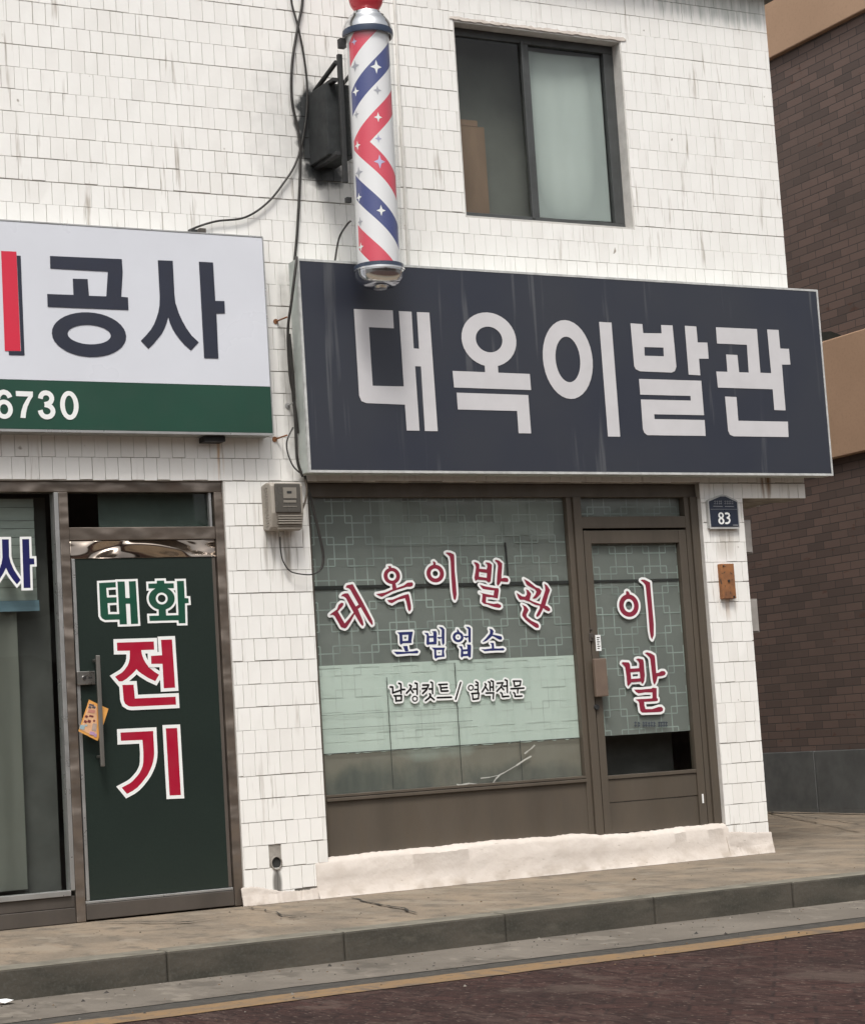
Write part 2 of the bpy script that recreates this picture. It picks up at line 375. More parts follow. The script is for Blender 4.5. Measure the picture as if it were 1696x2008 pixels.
# pavement slab with cracks
mb = MB(); grid(mb, -6, 24, -2.0, .6, 120, 14, lambda x, y: PZ+(.004*math.sin(2*x)*math.sin(3*y) if y > -1.9 else 0)+.004)
def crack(pts, wd, z, mi):
    for i in range(len(pts)-1):
        a, b = Vector(pts[i]), Vector(pts[i+1]); t = (b-a).normalized(); q = Vector((-t.y, t.x))
        w0 = wd*(.4+.6*random.random()); w1 = wd*(.4+.6*random.random())
        mb.quad((*(a+q*w0), z), (*(b+q*w1), z), (*(b-q*w1), z), (*(a-q*w0), z), mi)
def jag(p0, p1, n, amp):
    out = []
    for i in range(n+1):
        t = i/n; out.append((p0[0]+(p1[0]-p0[0])*t+random.uniform(-amp, amp), p0[1]+(p1[1]-p0[1])*t+random.uniform(-amp, amp)))
    return out
crack(jag((5.28, -.25), (5.00, -1.62), 14, .02), .012, PZ+.0125, 1)
crack(jag((3.78, -.12), (4.12, -.80), 10, .03), .012, PZ+.0125, 1)
crack(jag((4.02, -.72), (4.52, -.62), 7, .03), .008, PZ+.0125, 1)
crack(jag((4.70, -.15), (4.50, -1.25), 12, .03), .007, PZ+.0125, 1)
crack(jag((4.56, -1.0), (4.95, -1.1), 6, .02), .006, PZ+.0125, 1)
crackm = simple('dark_crack', (.035, .03, .025), .95, .3)  # dark colour of the pavement cracks and the alley drain line
tag(obj('sidewalk', mb, [pave_m, crackm]), kind='structure')
mb = MB(); xk = KX0
for L in KL:
    j = random.uniform(-.004, .004)
    mb.box(xk+.0012, xk+L-.0012, -2.115+j, -1.93, RZ-.05, PZ+j*.4+.006, 0)
    mb.m[-5] = 1; xk += L
tag(obj('kerb', mb, [kerb_m, kerbtop_m], bevel=.012), kind='structure')
mb = MB(); grid(mb, 8.42, 24, .45, 16, 30, 30, lambda x, y: PZ+.002+.012*(y-.45)+.008*max(0, x-9.0)*min(1, y-.45))
crack(jag((11.38, .9), (11.30, 6.5), 30, .015), .05, PZ+.085, 1)
crack(jag((10.0, .9), (11.4, 3.9), 26, .02), .012, PZ+.075, 1)
tag(obj('alley_ground', mb, [pave_m, crackm]), kind='structure')
# ================================================================== MAIN BUILDING
T0 = 1.593; TH = .1335; TWD = .0785
bld = thing('shop_building', 'two storey shop building clad in white painted tiles', 'building', (5, 3, PZ))
WX0, WX1, WZ0, WZ1 = 6.484, 7.785, 3.303, 4.617
regs = [(.5, WX0, T0, 5.06), (WX0, WX1, T0, WZ0), (WX0, WX1, WZ1, 5.06), (WX1, 9.03, T0, 5.06),
        (8.15, 9.03, 1.49, T0), (4.725, 5.262, -.9, T0), (8.15, 8.49, -.9, 1.49)]
mb = MB()
for (a, b, c, d_) in regs: mb.box(a, b, .0, .24, c, d_)
# body behind
mb.box(.5, 9.03, .24, .5, 1.75, 3.0); mb.box(.5, 6.3, .24, .5, 3.0, 5.06); mb.box(7.9, 9.03, .24, .5, 3.0, 5.06)
mb.box(8.93, 9.028, .5, 7, 1.5, 5.06); mb.box(8.40, 8.488, .24, 7, -.9, 1.5); mb.box(8.488, 8.93, .24, 7, 1.492, 1.56)
mb.box(.5, .6, .24, 7, -.9, 5.06); mb.box(.6, 8.93, 6.9, 7, -.9, 5.06)
mb.box(4.80, 5.2, .24, 2, -.9, 1.6)
wall = obj('wall', mb, grout.m, bld)
mb = MB(); mb.box(.4, 9.15, -.14, 7.1, 5.065, 5.30)
obj('roof_coping', mb, simple('grey_green_coping', (.36, .38, .36), .8, .3), bld, bevel=.01)
# tiles
tb = MB(); tv = []
z = T0-19*TH-.0
row = 0
zs = T0-19*TH
while zs < 5.06:
    off = (TWD*.5 if row % 2 else 0)+random.uniform(-.012, .012)
    x = .5-TWD+off
    wavy = random.uniform(-.0015, .0015)
    rowgap = random.choice((.0014, .002, .0026, .0034))
    while x < 9.1:
        wd = TWD+random.uniform(-.0012, .0012)
        g = random.choice((.0004, .0006, .0008, .0012, .0014, .0018, .0018, .0030)) if random.random() < .96 else random.uniform(.0035, .0055); gb = rowgap*random.choice((.25, .6, 1, 1.3, 1.7))
        if x > 6.6 and zs > 3: g *= .5; gb *= .6
        xa, xb, za, zb = x+g/2, x+wd-g/2, zs+gb+wavy, zs+TH-.0004+wavy
        yy = [-.006-random.uniform(0, .0022) for _ in range(4)]
        shade = random.random()**3
        for (a, b, c, d_) in regs:
            A, B, Cc, D = max(xa, a-.002), min(xb, b+.002), max(za, c), min(zb, d_)
            if B-A < .004 or D-Cc < .004: continue
            # skip a few broken tiles
            if 4.90 < (A+B)/2 < 4.99 and -.72 < (Cc+D)/2 < -.60: continue
            if (Cc+D)/2 < -.80 and A > 5.0 and A < 5.2: continue
            e = .0025
            tb.add([(A, 0, Cc), (B, 0, Cc), (B, 0, D), (A, 0, D),
                    (A+e*.4, yy[0], Cc+e*.4), (B-e*.4, yy[1], Cc+e*.4), (B-e*.4, yy[2], D-e*.4), (A+e*.4, yy[3], D-e*.4)],
                   [(4, 5, 6, 7), (0, 1, 5, 4), (1, 2, 6, 5), (2, 3, 7, 6), (3, 0, 4, 7)])
            tv += [shade]*8
        x += wd
    zs += TH; row += 1
to = obj('tile_cladding', tb, mt.m, bld, recalc=False)
ca = to.data.attributes.new('tile', 'FLOAT', 'POINT')
ca.data.foreach_set('value', tv)
# painted reveals of the openings
rv = simple('painted_reveal', (.62, .60, .57), .7, .2, 12, bump=.004)
obj('opening_reveal', MB().box(WX1-.012, WX1+.001, -.004, .11, WZ0, WZ1).box(WX0, WX0+.012, -.003, .11, WZ0, WZ1).box(WX0+.012, WX1-.012, -.004, .11, WZ1-.02, WZ1+.003).box(WX0+.012, WX1-.012, -.006, .11, WZ0-.004, WZ0+.012), rv.m, bld)
for b_ in ((8.148, 8.162, -.003, .06, -.66, 1.49), (5.25, 5.264, -.003, .06, -.62, T0), (4.722, 4.735, -.003, .03, -.885, T0)):
    obj('opening_reveal', MB().box(*b_), rv.m, bld)
# rough mortar line round the upper window head
mb = MB(); vs = []; n = 60
for i in range(n+1):
    x = WX0-.02+(WX1-WX0+.06)*i/n; zc = WZ1+.012+random.uniform(-.006, .006)
    vs += [(x, -.011, zc), (x, -.013, WZ1-.006+random.uniform(-.006, .004)), (x, 0.02, WZ1-.006)]
for i in range(n): mb.add([vs[3*i], vs[3*i+1], vs[3*i+4], vs[3*i+3]], [(0, 1, 2, 3)]); mb.add([vs[3*i+1], vs[3*i+2], vs[3*i+5], vs[3*i+4]], [(0, 1, 2, 3)])
obj('mortar_patch', mb, mortar.m, bld)
# white plinth / threshold of mortar below the barber front
def plinth(x0, x1, top, ytop, nx, tv_=.008, splay=.02, seed=1, back=.12):
    rnd = random.Random(seed); mb = MB(); prof = 7; vs = []
    ph = [rnd.uniform(0, 6) for _ in range(6)]
    def nz(x, k): return math.sin(3.1*x+ph[k])*.5+math.sin(8.3*x+ph[(k+1) % 6])*.3+math.sin(23*x+ph[(k+2) % 6])*.2
    for i in range(nx+1):
        x = x0+(x1-x0)*i/nx; t = top(x)+tv_*nz(x, 0)+rnd.uniform(-.002, .003)
        cs = [(back, t+.004), (ytop, t+.002), (ytop-.6*max(0, ytop+.004)-.003, t-.008), (-.012+.004*nz(x, 1), t-.03), (-.014-.006*nz(x, 2), (t+PZ)/2), (-.018-.008*nz(x, 3), PZ+.06), (-.022-splay-.016*nz(x, 4)+rnd.uniform(-.004, .004), PZ+.006)]
        vs += [(x, y, z_) for y, z_ in cs]
    fs = [(i*prof+k, i*prof+k+1, (i+1)*prof+k+1, (i+1)*prof+k) for i in range(nx) for k in range(prof-1)]
    fs += [tuple(range(prof)), tuple(range(nx*prof, (nx+1)*prof))]
    return mb.add(vs, fs)
def ptop(x): return -.646 - .020*min(1, max(0, (x-7.05)/.15))
obj('plinth', plinth(5.18, 8.16, ptop, .02, 170), mortar.m, bld, smooth=True)
obj('plinth', plinth(4.70, 5.20, lambda x: -.805-.03*math.sin(9*x), -.0085, 60, .014, .008, 5, -.0075), mortar.m, bld, smooth=True)
obj('plinth', plinth(8.14, 8.51, lambda x: -.74+.05*(8.4-x), -.0085, 50, .012, .012, 9, -.0075), mortar.m, bld, smooth=True)
# drain hole in the left pier
px, pz = un(541, 1692)
mb = MB(); n = 20
mb.lathe([(.001, .0), (.001, .0)], 0, 0)
mb = MB(); vs = []; 
for k in range(n):
    a = 2*math.pi*k/n; vs += [(px+.036*math.cos(a), -.016, pz+.04*math.sin(a)), (px+.036*math.cos(a), .05, pz+.04*math.sin(a)), (px+.030*math.cos(a), -.016, pz+.034*math.sin(a)), (px+.030*math.cos(a), .05, pz+.034*math.sin(a))]
fs = []
for k in range(n):
    j = (k+1) % n; fs += [(4*k, 4*j, 4*j+1, 4*k+1), (4*k, 4*k+2, 4*j+2, 4*j), (4*k+2, 4*k+3, 4*j+3, 4*j+2)]
mb.add(vs, fs); mb.add([(px+.030*math.cos(2*math.pi*k/n), -.004, pz+.034*math.sin(2*math.pi*k/n)) for k in range(n)], [tuple(range(n))], 1)
obj('drain_pipe', mb, [simple('grey_pipe', (.20, .19, .17), .6).m if False else grout.m, dark.m], bld)

# ---- upper window
win = obj('window', (lambda m: m)(MB().box(WX0+.012, WX1-.012, .085, .135, WZ0+.012, WZ0+.062).box(WX0+.012, WX1-.012, .085, .135, WZ1-.075, WZ1-.02)
      .box(WX0+.012, WX0+.05, .086, .134, WZ0+.062, WZ1-.075).box(WX1-.09, WX1-.012, .086, .134, WZ0+.062, WZ1-.075)
      .box(7.042, 7.062, .075, .105, WZ0+.05, WZ1-.06).box(7.066, 7.105, .088, .13, WZ0+.062, WZ1-.075)), simple('dark_grey_frame', (.062, .066, .066), .45, .25).m, bld, bevel=.003)
obj('pane', MB().box(WX0+.05, 7.045, .100, .104, WZ0+.062, WZ1-.075), glasst, win)
obj('pane', MB().box(7.105, WX1-.09, .112, .116, WZ0+.062, WZ1-.075), glass, win)
cur = M('frosted_curtain', (.30, .33, .315), .85)
cur.mix(cur.blob(7.36, 4.0, .24, .62, .9, None, 3), (.47, .51, .485)); cur.mix(cur.noise(2.2, 3, (1, 1, .5), out=(0, .35)), (.36, .40, .385))
mb = MB(); nx = 60; vs = []
for i in range(nx+1):
    x = 7.11+(.575)*i/nx; y = .135+.010*math.sin(i*.08)+.001*math.sin(i*.5)
    vs += [(x, y, WZ0+.08), (x, y, WZ1-.10)]
mb.add(vs, [(2*i, 2*i+2, 2*i+3, 2*i+1) for i in range(nx)])
obj('curtain', mb, cur.m, win, smooth=True)
obj('board_inside', MB().box(6.585, 6.79, .20, .215, WZ0+.02, 3.98).box(6.59, 6.74, .198, .215, 3.98, 4.02), simple('orange_brown_board', (.48, .27, .18), .8, .35, 3, st=(1, 1, .3)).m, win)
mb = MB(); mb.box(6.3, 7.9, .30, .31, 3.0, 5.0)
obj('room', mb, simple('dim_room_warm_grey', (.28, .25, .225), .9, .35, 1.5).m, bld)

# ---- interior volumes for both shops
mb = MB(); mb.box(5.262, 8.15, 1.2, 1.22, -.7, 1.7); mb.box(.7, 4.725, 1.2, 1.22, -.9, 1.7)
mb.box(.7, 4.725, .2, 1.2, -.92, -.885); mb.box(5.262, 8.15, .2, 1.2, -.72, -.70); mb.box(.7, 8.15, .2, 1.2, 1.70, 1.72)
mb.box(5.2, 5.21, .2, 1.2, -.7, 1.7)
obj('interior', mb, dark.m, bld)

# ================================================================== BARBER SHOP FRONT
FX0, FX1, FT = 5.264, 8.148, 1.59
GY = .085
front = obj('shopfront_frame', MB().box(FX0, FX1, .045, .12, 1.505, FT)             # head
   .box(FX0, 5.300, .045, .12, -.64, 1.505)
   .box(7.128, 7.168, .052, .12, -.66, 1.505).box(7.170, 7.228, .035, .13, -.675, 1.505)      # mullion pair
   .box(7.228, 8.0475, .045, .12, 1.300, 1.378)                                          # transom
   .box(8.088, FX1, .030, .12, -.68, 1.505).box(8.048, 8.086, .045, .12, -.68, 1.505)
   .box(5.300, 7.128, .040, .13, -.325, -.305).box(5.300, 7.128, .050, .13, -.302, -.285), brown.m, bld, bevel=.003)
swin = obj('shop_window', MB().box(5.300, 7.128, .060, .10, -.66, -.327), brown.m, bld)
obj('glass_pane', MB().box(5.300, 7.128, GY, GY+.004, -.285, 1.505), glass, swin)
obj('glass_pane', MB().box(7.228, 8.048, GY+.01, GY+.014, 1.378, 1.505), glass, swin)

film_m = M('lattice_film', (.200, .210, .196), .55)
film_m.mix(film_m.noise(1.4, 4, out=(0, .8)), (.145, .155, .145)); film_m.mix(film_m.noise(5, 3, (1, 1, .6), lo=.5, hi=.7, out=(0, .4)), (.23, .24, .22))
latt_m = simple('lattice_line_print', (.37, .42, .39), .55, .45, 4)
mint_m = M('mint_paper', (.58, .645, .59), .7)
mint_m.mix(mint_m.noise(1.3, 4, out=(0, .6)), (.48, .55, .50)); mint_m.mix(mint_m.noise(9, 4, (1, 1, .25), lo=.5, hi=.75, out=(0, .3)), (.27, .34, .30))
low_m = M('dusty_lower_film', (.205, .185, .152), .6)
lnz = low_m.noise(7, 5, (1, 1, .6), lo=.3, hi=.7, out=(-.45, .45))
low_m.mix(low_m.math('MULTIPLY', low_m.blob(5.75, -.26, .62, .17, .8, lnz), .85), (.075, .085, .078))
low_m.mix(low_m.math('MULTIPLY', low_m.blob(6.65, -.27, .60, .12, .8, lnz), .75), (.085, .090, .082))
low_m.mix(low_m.math('MULTIPLY', low_m.blob(6.05, -.04, .34, .09, 1, lnz), .55), (.37, .43, .385))
low_m.mix(low_m.noise(9, 4, (1, 1, .25), out=(0, .3)), (.25, .24, .205))
obj('lattice_film', MB().box(5.300, 7.128, .098, .100, .486, 1.505), film_m.m, swin)
def lattice(x0, x1, z0, z1, y, ax, az, lw=.0038, k0=0):
    mb = MB(); PX, PZ_, SZ = .2635, .1325, .178
    def seg(a, b, c, d_, i):
        a, b, c, d_ = max(a, x0), min(b, x1), max(c, z0), min(d_, z1)
        if b-a < .001 or d_-c < .001: return
        mb.box(a, b, y-.0004-.0002*i, y-.0002*i, c, d_)
    for r_ in range(-14, 15):
        for c_ in range(-12, 14):
            X = ax+c_*PX+(PX/2 if r_ % 2 else 0); Zt = az-r_*PZ_; i = (r_ % 3)*4
            if X > x1 or X+SZ < x0 or Zt < z0 or Zt-SZ > z1: continue
            seg(X, X+SZ, Zt-lw, Zt+lw, i); seg(X, X+SZ, Zt-SZ-lw, Zt-SZ+lw, i+1)
            seg(X-lw, X+lw, Zt-SZ, Zt, i+2); seg(X+SZ-lw, X+SZ+lw, Zt-SZ, Zt, i+3)
    return mb
lx, lz = un(643.7, 1096, .09)
obj('lattice_print', lattice(5.302, 7.126, .488, 1.503, .0975, lx, lz), latt_m.m, swin)
obj('transom_film', MB().box(7.228, 8.048, .108, .110, 1.378, 1.505), film_m.m, swin)
obj('lattice_print', lattice(7.230, 8.046, 1.379, 1.504, .1075, lx+.05, lz+.05), latt_m.m, swin)
pt = simple('faded_film_patch', (.25, .27, .25), .6, .25, 2)
def U(x, y, Y=.09): return un(x, y, Y)
a0 = U(741, 963); a1 = U(792, 1025); a2 = U(990, 1068)
mb = MB(); mb.box(a0[0], a1[0], .0950, .0954, a2[1]-.0, a0[1]); mb.box(a1[0], a2[0], .0950, .0954, a2[1], a1[1]); 
b0 = U(963, 963); b1 = U(1035, 1025); mb.box(b0[0], b1[0], .0945, .0949, a1[1]+.003, b0[1]); mb.box(a2[0]+.003, b1[0], .0940, .0944, a2[1]+.06, a1[1])
c0 = U(1035, 1150); c1 = U(1080, 960); mb.box(b1[0]+.003, c1[0], .0945, .0949, c0[1]+.30, c1[1])
obj('film_patch', mb, pt.m, swin)
obj('lattice_print', lattice(a0[0], c1[0], a2[1], 1.503, .0938, lx, lz, .0028), simple('lattice_on_patch', (.36, .40, .37), .55, .3, 4).m, swin)
obj('dark_rail', MB().box(5.300, 7.128, .0900, .0930, .946, .968), dark.m, swin)
g0 = U(990, 1064); g1 = U(995, 1150)
obj('dangling_wire', MB().tube([(g0[0], .088, g0[1]), (g0[0]+.004, .088, (g0[1]+g1[1])/2), (g1[0]+.006, .088, g1[1])], .006, 6), dark.m, swin)
# mint paper with ragged lower edge and drip notch
mb = MB(); full = [(7.128-1.828*k/60, -.046+.016*k/60*0+random.uniform(-.006, .006)) for k in range(61)]
mb.plate([(5.300, .486), (7.128, .486)]+full, .0955, .0975)
obj('mint_paper', mb, mint_m.m, swin)
obj('lattice_print', lattice(5.302, 7.126, .0, .484, .0953, lx, lz, .0022), simple('faint_mint_lattice', (.61, .67, .62), .6, .3, 4).m, swin)
obj('lower_film', MB().box(5.300, 7.128, .098, .100, -.305, .484), low_m.m, swin)
# grid wires and cracks on the glass
mb = MB(); 
for xx, ya, yb in ((763, 1328, 1548), (896, 1300, 1540), (1024, 1452, 1535)):
    p, q = un(xx-5, ya, .085), un(xx, yb, .085); mb.box(p[0]-.0022, p[0]+.0022, .0832, .0845, q[1], p[1])
p, q = un(640, 1479, .085), un(1130, 1452, .085); mb.box(5.300, 7.126, .0830, .0842, p[1]-.003, p[1]+.0025)
for yy in (1403, 1430): 
    p = un(640, yy, .085); mb.box(5.300, 6.35, .0834, .0842, p[1]-.001, p[1]+.001)
obj('joint_line', mb, simple('dark_joint', (.05, .055, .05), .8, .2).m, swin)
mb = MB()
def scr(pts, wd):
    P = [un(x, y, .084) for x, y in pts]
    for i in range(len(P)-1):
        a, b = Vector(P[i]), Vector(P[i+1]); t = (b-a).normalized(); q = Vector((-t.y, t.x))*wd*random.uniform(.5, 1.2)
        mb.quad((a.x+q.x, .0822-i*3e-5, a.y+q.y), (b.x+q.x, .0822-i*3e-5, b.y+q.y), (b.x-q.x, .0822-i*3e-5, b.y-q.y), (a.x-q.x, .0822-i*3e-5, a.y-q.y))
scr([(1048, 1461), (1041, 1468), (1034, 1473), (1028, 1478)], .004)
scr([(1041, 1483), (1028, 1490), (1012, 1501), (1000, 1508), (988, 1515), (980, 1519), (972, 1527), (965, 1537)], .004)
scr([(982, 1519), (960, 1524), (942, 1526)], .003); scr([(938, 1538), (920, 1536), (900, 1540), (884, 1544)], .0045); scr([(912, 1541), (895, 1538)], .004)
obj('glass_crack', mb, simple('whitish_crack_tape', (.50, .50, .46), .6, .2).m, swin)

# lettering on the barber window
LY = .083
A8, B8, C8, D8, E8, F8 = (630, 1070, 8), (820, 1070, 8), (910, 1080, 8), (760, 1220, 7.008), (750, 1320, 11.307), (880, 1320, 10.6)
dO = .0145
letter(swin, LY, A8, wine.m, [
 [(130,1090),(160,1060),(245,1000),(270,930),(310,895),(345,900),(345,930),(325,960),(285,1000),(258,1035),(365,1220),(430,1150),(505,1050),(520,1075),(470,1170),(395,1285),(370,1300),(310,1280),(270,1210),(210,1105),(180,1085)],
 [(305,795),(330,765),(370,748),(418,748),(540,955),(585,925),(455,695),(425,668),(380,658),(400,622),(490,603),(515,650),(640,870),(800,1180),(806,1235),(790,1245),(740,1180),(615,965),(572,995),(648,1175),(662,1238),(645,1265),(610,1225),(505,1050),(385,825),(345,797)]], outl=vinylw.m, d=dO)
letter(swin, LY, A8, wine.m, [
 [(1040,322),(1090,320),(1095,345),(1110,362),(1060,372),(1055,345)], [(1105,598),(1160,585),(1178,665),(1115,690)],
 [(860,760),(1000,735),(1115,685),(1178,665),(1290,625),(1350,580),(1420,575),(1438,600),(1430,630),(1395,645),(1340,645),(1180,695),(1110,720),(1010,770),(945,805),(895,785)],
 [(1030,855),(1120,845),(1240,795),(1310,770),(1365,758),(1378,800),(1405,940),(1405,1000),(1378,1035),(1355,1000),(1330,880),(1310,825),(1200,850),(1140,885),(1105,905),(1060,890)]],
 rings=[(1104,475,129,128,68,74)], outl=vinylw.m, d=dO)
letter(swin, LY, B8, wine.m, [
 [(225,250),(245,245),(272,270),(272,305),(225,312),(235,285)],
 [(425,115),(450,105),(500,110),(555,135),(562,160),(570,400),(590,600),(600,760),(590,830),(570,860),(550,830),(530,700),(515,480),(505,250),(490,170),(455,140)]],
 rings=[(265,438,137,140,73,78)], outl=vinylw.m, d=dO)
letter(swin, LY, B8, wine.m, [
 ([(865,262),(890,258),(930,275),(955,300),(950,362),(1065,372),(1080,330),(1075,290),(1045,275),(1060,262),(1110,268),(1150,300),(1145,400),(1130,560),(1100,578),(1070,555),(1065,545),(925,530),(890,555),(875,500),(890,420),(900,340),(890,300)], [[(950,408),(1073,430),(1068,505),(945,487)]]),
 [(1195,235),(1215,222),(1260,235),(1312,280),(1310,330),(1300,450),(1298,515),(1350,503),(1395,510),(1410,540),(1400,570),(1360,570),(1290,560),(1270,600),(1240,632),(1225,600),(1230,480),(1245,320),(1235,275)],
 [(955,612),(1050,640),(1190,665),(1250,670),(1258,700),(1240,830),(1150,810),(1060,805),(1055,870),(1060,895),(1180,915),(1240,905),(1290,930),(1295,960),(1270,978),(1190,965),(1080,925),(1020,910),(990,880),(1000,800),(1000,760),(955,735),(1060,760),(1175,782),(1185,705),(1090,695),(1010,680),(980,650)]], outl=vinylw.m, d=dO)
letter(swin, LY, C8, wine.m, [
 [(930,442),(1000,480),(1120,575),(1170,590),(1210,630),(1190,680),(1130,740),(1075,755),(1070,740),(1110,690),(1130,640),(1100,600),(1040,570),(975,530)],
 [(960,605),(1000,620),(1045,675),(1020,770),(1080,800),(1195,840),(1240,700),(1265,620),(1262,570),(1250,518),(1290,540),(1340,615),(1310,700),(1265,860),(1300,870),(1340,905),(1345,935),(1315,950),(1270,930),(1235,900),(1180,1010),(1140,1040),(1125,1030),(1125,1010),(1180,900),(1178,862),(1100,845),(1020,800),(930,770),(870,770),(840,730),(815,660),(850,680),(900,715),(950,720),(975,690),(975,640)],
 [(900,845),(960,870),(1000,915),(1005,935),(970,1000),(975,1040),(1050,1100),(1150,1145),(1168,1180),(1160,1210),(1120,1210),(1050,1160),(950,1080),(905,1020),(905,990),(930,920),(925,885)]], outl=vinylw.m, d=dO)
d2 = .013
letter(swin, LY, D8, blue.m, [([(130,140),(345,130),(325,260),(330,285),(210,290),(180,310),(165,290),(160,170)], [[(200,175),(285,172),(280,255),(205,260)]]),
 [(210,330),(270,325),(285,400),(240,405)], [(80,405),(240,408),(350,400),(400,388),(425,405),(410,430),(300,430),(180,440),(125,445)]], outl=vinylw.m, d=d2)
letter(swin, LY, D8, blue.m, [([(500,145),(555,150),(565,190),(625,188),(625,145),(605,125),(660,122),(672,150),(670,300),(655,305),(570,305),(545,315),(530,295),(535,180)], [[(568,215),(625,213),(628,268),(570,272)]]),
 [(700,65),(750,70),(778,100),(778,290),(760,320),(745,290),(740,220),(710,232),(675,215),(690,203),(738,205),(740,110)],
 ([(600,350),(785,350),(770,400),(780,475),(690,485),(655,505),(640,485),(635,380)], [[(665,385),(745,382),(742,455),(670,458)]])], outl=vinylw.m, d=d2)
letter(swin, LY, D8, blue.m, [[(950,95),(965,100),(985,135),(950,140)], [(1070,62),(1115,65),(1140,85),(1140,270),(1120,285),(1108,260),(1105,205),(1075,218),(1040,200),(1045,188),(1105,190),(1105,100)],
 ([(975,330),(1020,330),(1030,375),(1090,372),(1092,335),(1085,305),(1140,310),(1145,340),(1140,480),(1120,490),(1100,465),(1035,470),(1015,490),(1000,470),(1005,370)], [[(1035,405),(1095,400),(1092,435),(1038,438)]])],
 rings=[(965,205,75,72,38,38)], outl=vinylw.m, d=d2)
letter(swin, LY, D8, blue.m, [[(1390,90),(1430,95),(1455,125),(1440,170),(1560,195),(1570,225),(1560,240),(1530,240),(1470,205),(1435,190),(1400,220),(1350,260),(1310,275),(1300,270),(1350,220),(1400,160),(1405,120)],
 [(1405,285),(1455,285),(1460,350),(1460,365),(1430,365),(1425,310)], [(1280,370),(1340,372),(1430,360),(1530,362),(1580,355),(1605,370),(1590,390),(1500,390),(1400,395),(1330,402)]], outl=vinylw.m, d=d2)
rE, rF, d3 = 21, 19, .0115
def sk(crop, r_, strokes, rings=()):
    letter(swin, LY, crop, blackv.m, [], rings=rings, strokes=[(s_, r_) for s_ in strokes], outl=vinylw.m, d=d3)
sk(E8, rE, [[(170,305),(225,310),(225,440),(400,380)], [(360,225),(405,240),(410,450)], [(410,365),(490,362)], [(260,500),(290,515),(300,620)], [(260,505),(420,500),(415,605),(295,615)]])
sk(E8, rE, [[(600,265),(640,290),(600,370),(530,445)], [(620,350),(675,430)], [(720,220),(765,235),(768,470)], [(680,352),(765,352)]], [(717,568,68,68,40,40)])
sk(E8, rE, [[(890,265),(1020,262),(980,360),(890,450)], [(880,345),(990,335)], [(1070,200),(1105,215),(1108,450)], [(1035,350),(1105,350)], [(1040,460),(1065,480),(1030,550),(950,610)], [(1060,520),(1140,590)]])
sk(E8, rE, [[(1245,255),(1430,245)], [(1275,260),(1300,400),(1450,395)], [(1290,330),(1430,320)], [(1215,545),(1525,535)]])
sk(F8, rF, [[(245,195),(140,545)]])
sk(F8, rF, [[(555,250),(600,250)], [(535,340),(600,340)], [(560,180),(600,200),(603,385)], [(470,425),(620,415),(610,530),(500,545),(485,430)]], [(455,305,64,64,37,37)])
sk(F8, rF, [[(750,220),(770,240),(740,310),(690,390)], [(765,300),(810,360)], [(820,180),(850,195),(855,360)], [(875,160),(918,175),(920,360)], [(855,290),(920,290)], [(770,415),(925,410),(918,530)]])
sk(F8, rF, [[(1000,210),(1120,200),(1080,290),(995,375)], [(1080,280),(1135,345)], [(1165,140),(1205,155),(1212,400)], [(1130,270),(1205,268)], [(1070,405),(1100,420),(1110,490),(1240,480)]])
sk(F8, rF, [[(1335,165),(1490,165),(1475,255),(1365,275),(1345,170)], [(1285,325),(1555,310)], [(1430,325),(1425,410)], [(1340,405),(1365,420),(1370,485),(1515,475)]])

# ---- barber shop door
door = obj('door', MB().box(7.236, 7.290, .040, .095, -.665, 1.285).box(7.982, 8.040, .040, .095, -.665, 1.285)
  .box(7.290, 7.982, .042, .094, 1.200, 1.285).box(7.290, 7.982, .042, .094, -.320, -.296).box(7.290, 7.982, .055, .090, -.665, -.470).box(7.290, 7.982, .051, .090, -.467, -.322), brown.m, bld, bevel=.003)
door['label'] = 'brown framed barber door with glass upper half'
obj('glass_pane', MB().box(7.290, 7.982, .070, .074, -.296, 1.200), glass, door)
obj('lattice_film', MB().box(7.290, 7.982, .082, .084, -.043, 1.200), film_m.m, door)
obj('lattice_print', lattice(7.292, 7.980, -.041, 1.198, .0815, lx+.05, lz+.05), latt_m.m, door)
obj('dim_board', MB().box(7.290, 7.982, .30, .31, -.65, -.02), simple('dim_board_grey', (.085, .082, .075), .8, .5, 2, st=(1, 1, 2)), door)
obj('dark_rail', MB().box(7.290, 7.982, .0765, .0790, .948, .965), dark.m, door)
hb = MB(); hx0, hz0 = un(1160, 1292, 0); hx1, hz1 = un(1183, 1366, 0)
hb.box(hx0+.01, hx1+.035, -.012, .02, hz1-.0, hz0+.0); hb.box(hx0+.025, hx1+.02, .018, .041, hz1+.02, hz0-.02)
obj('handle', hb, simple('brown_plastic_handle', (.165, .12, .092), .5, .2).m, door, bevel=.006)
kx, kz = un(1168, 1387, .04)
mb = MB(); vs = []
for rr, yy in ((.001, .022), (.016, .022), (.019, .028), (.019, .041)):
    vs.append([(kx+rr*math.cos(2*math.pi*k/18), yy, kz+rr*math.sin(2*math.pi*k/18)) for k in range(18)])
mb.add([v for q in vs for v in q], [(i*18+k, i*18+(k+1) % 18, (i+1)*18+(k+1) % 18, (i+1)*18+k) for i in range(3) for k in range(18)])
obj('lock', mb, black.m, door, smooth=True)
lx2, lz2 = un(1158, 1248, .04)
obj('latch', MB().box(lx2-.018, lx2+.016, .028, .041, lz2-.03, lz2+.02).box(lx2-.006, lx2+.006, .018, .028, lz2-.012, lz2+.002).box(lx2-.012, lx2+.014, .034, .041, lz2+.042, lz2+.05), steeldk.m, door, bevel=.002)
sx, sz = un(1170, 1275, .04)
mb = MB(); mb.box(sx-.006, sx+.034, .0385, .0395, sz-.005, sz+.098)
for q in range(6): mb.box(sx+.004, sx+.020+.006*(q % 2), .0378, .0384, sz+.008+.014*q, sz+.014+.014*q, 1)
obj('push_sticker', mb, [vinylw.m, blackv.m], door)
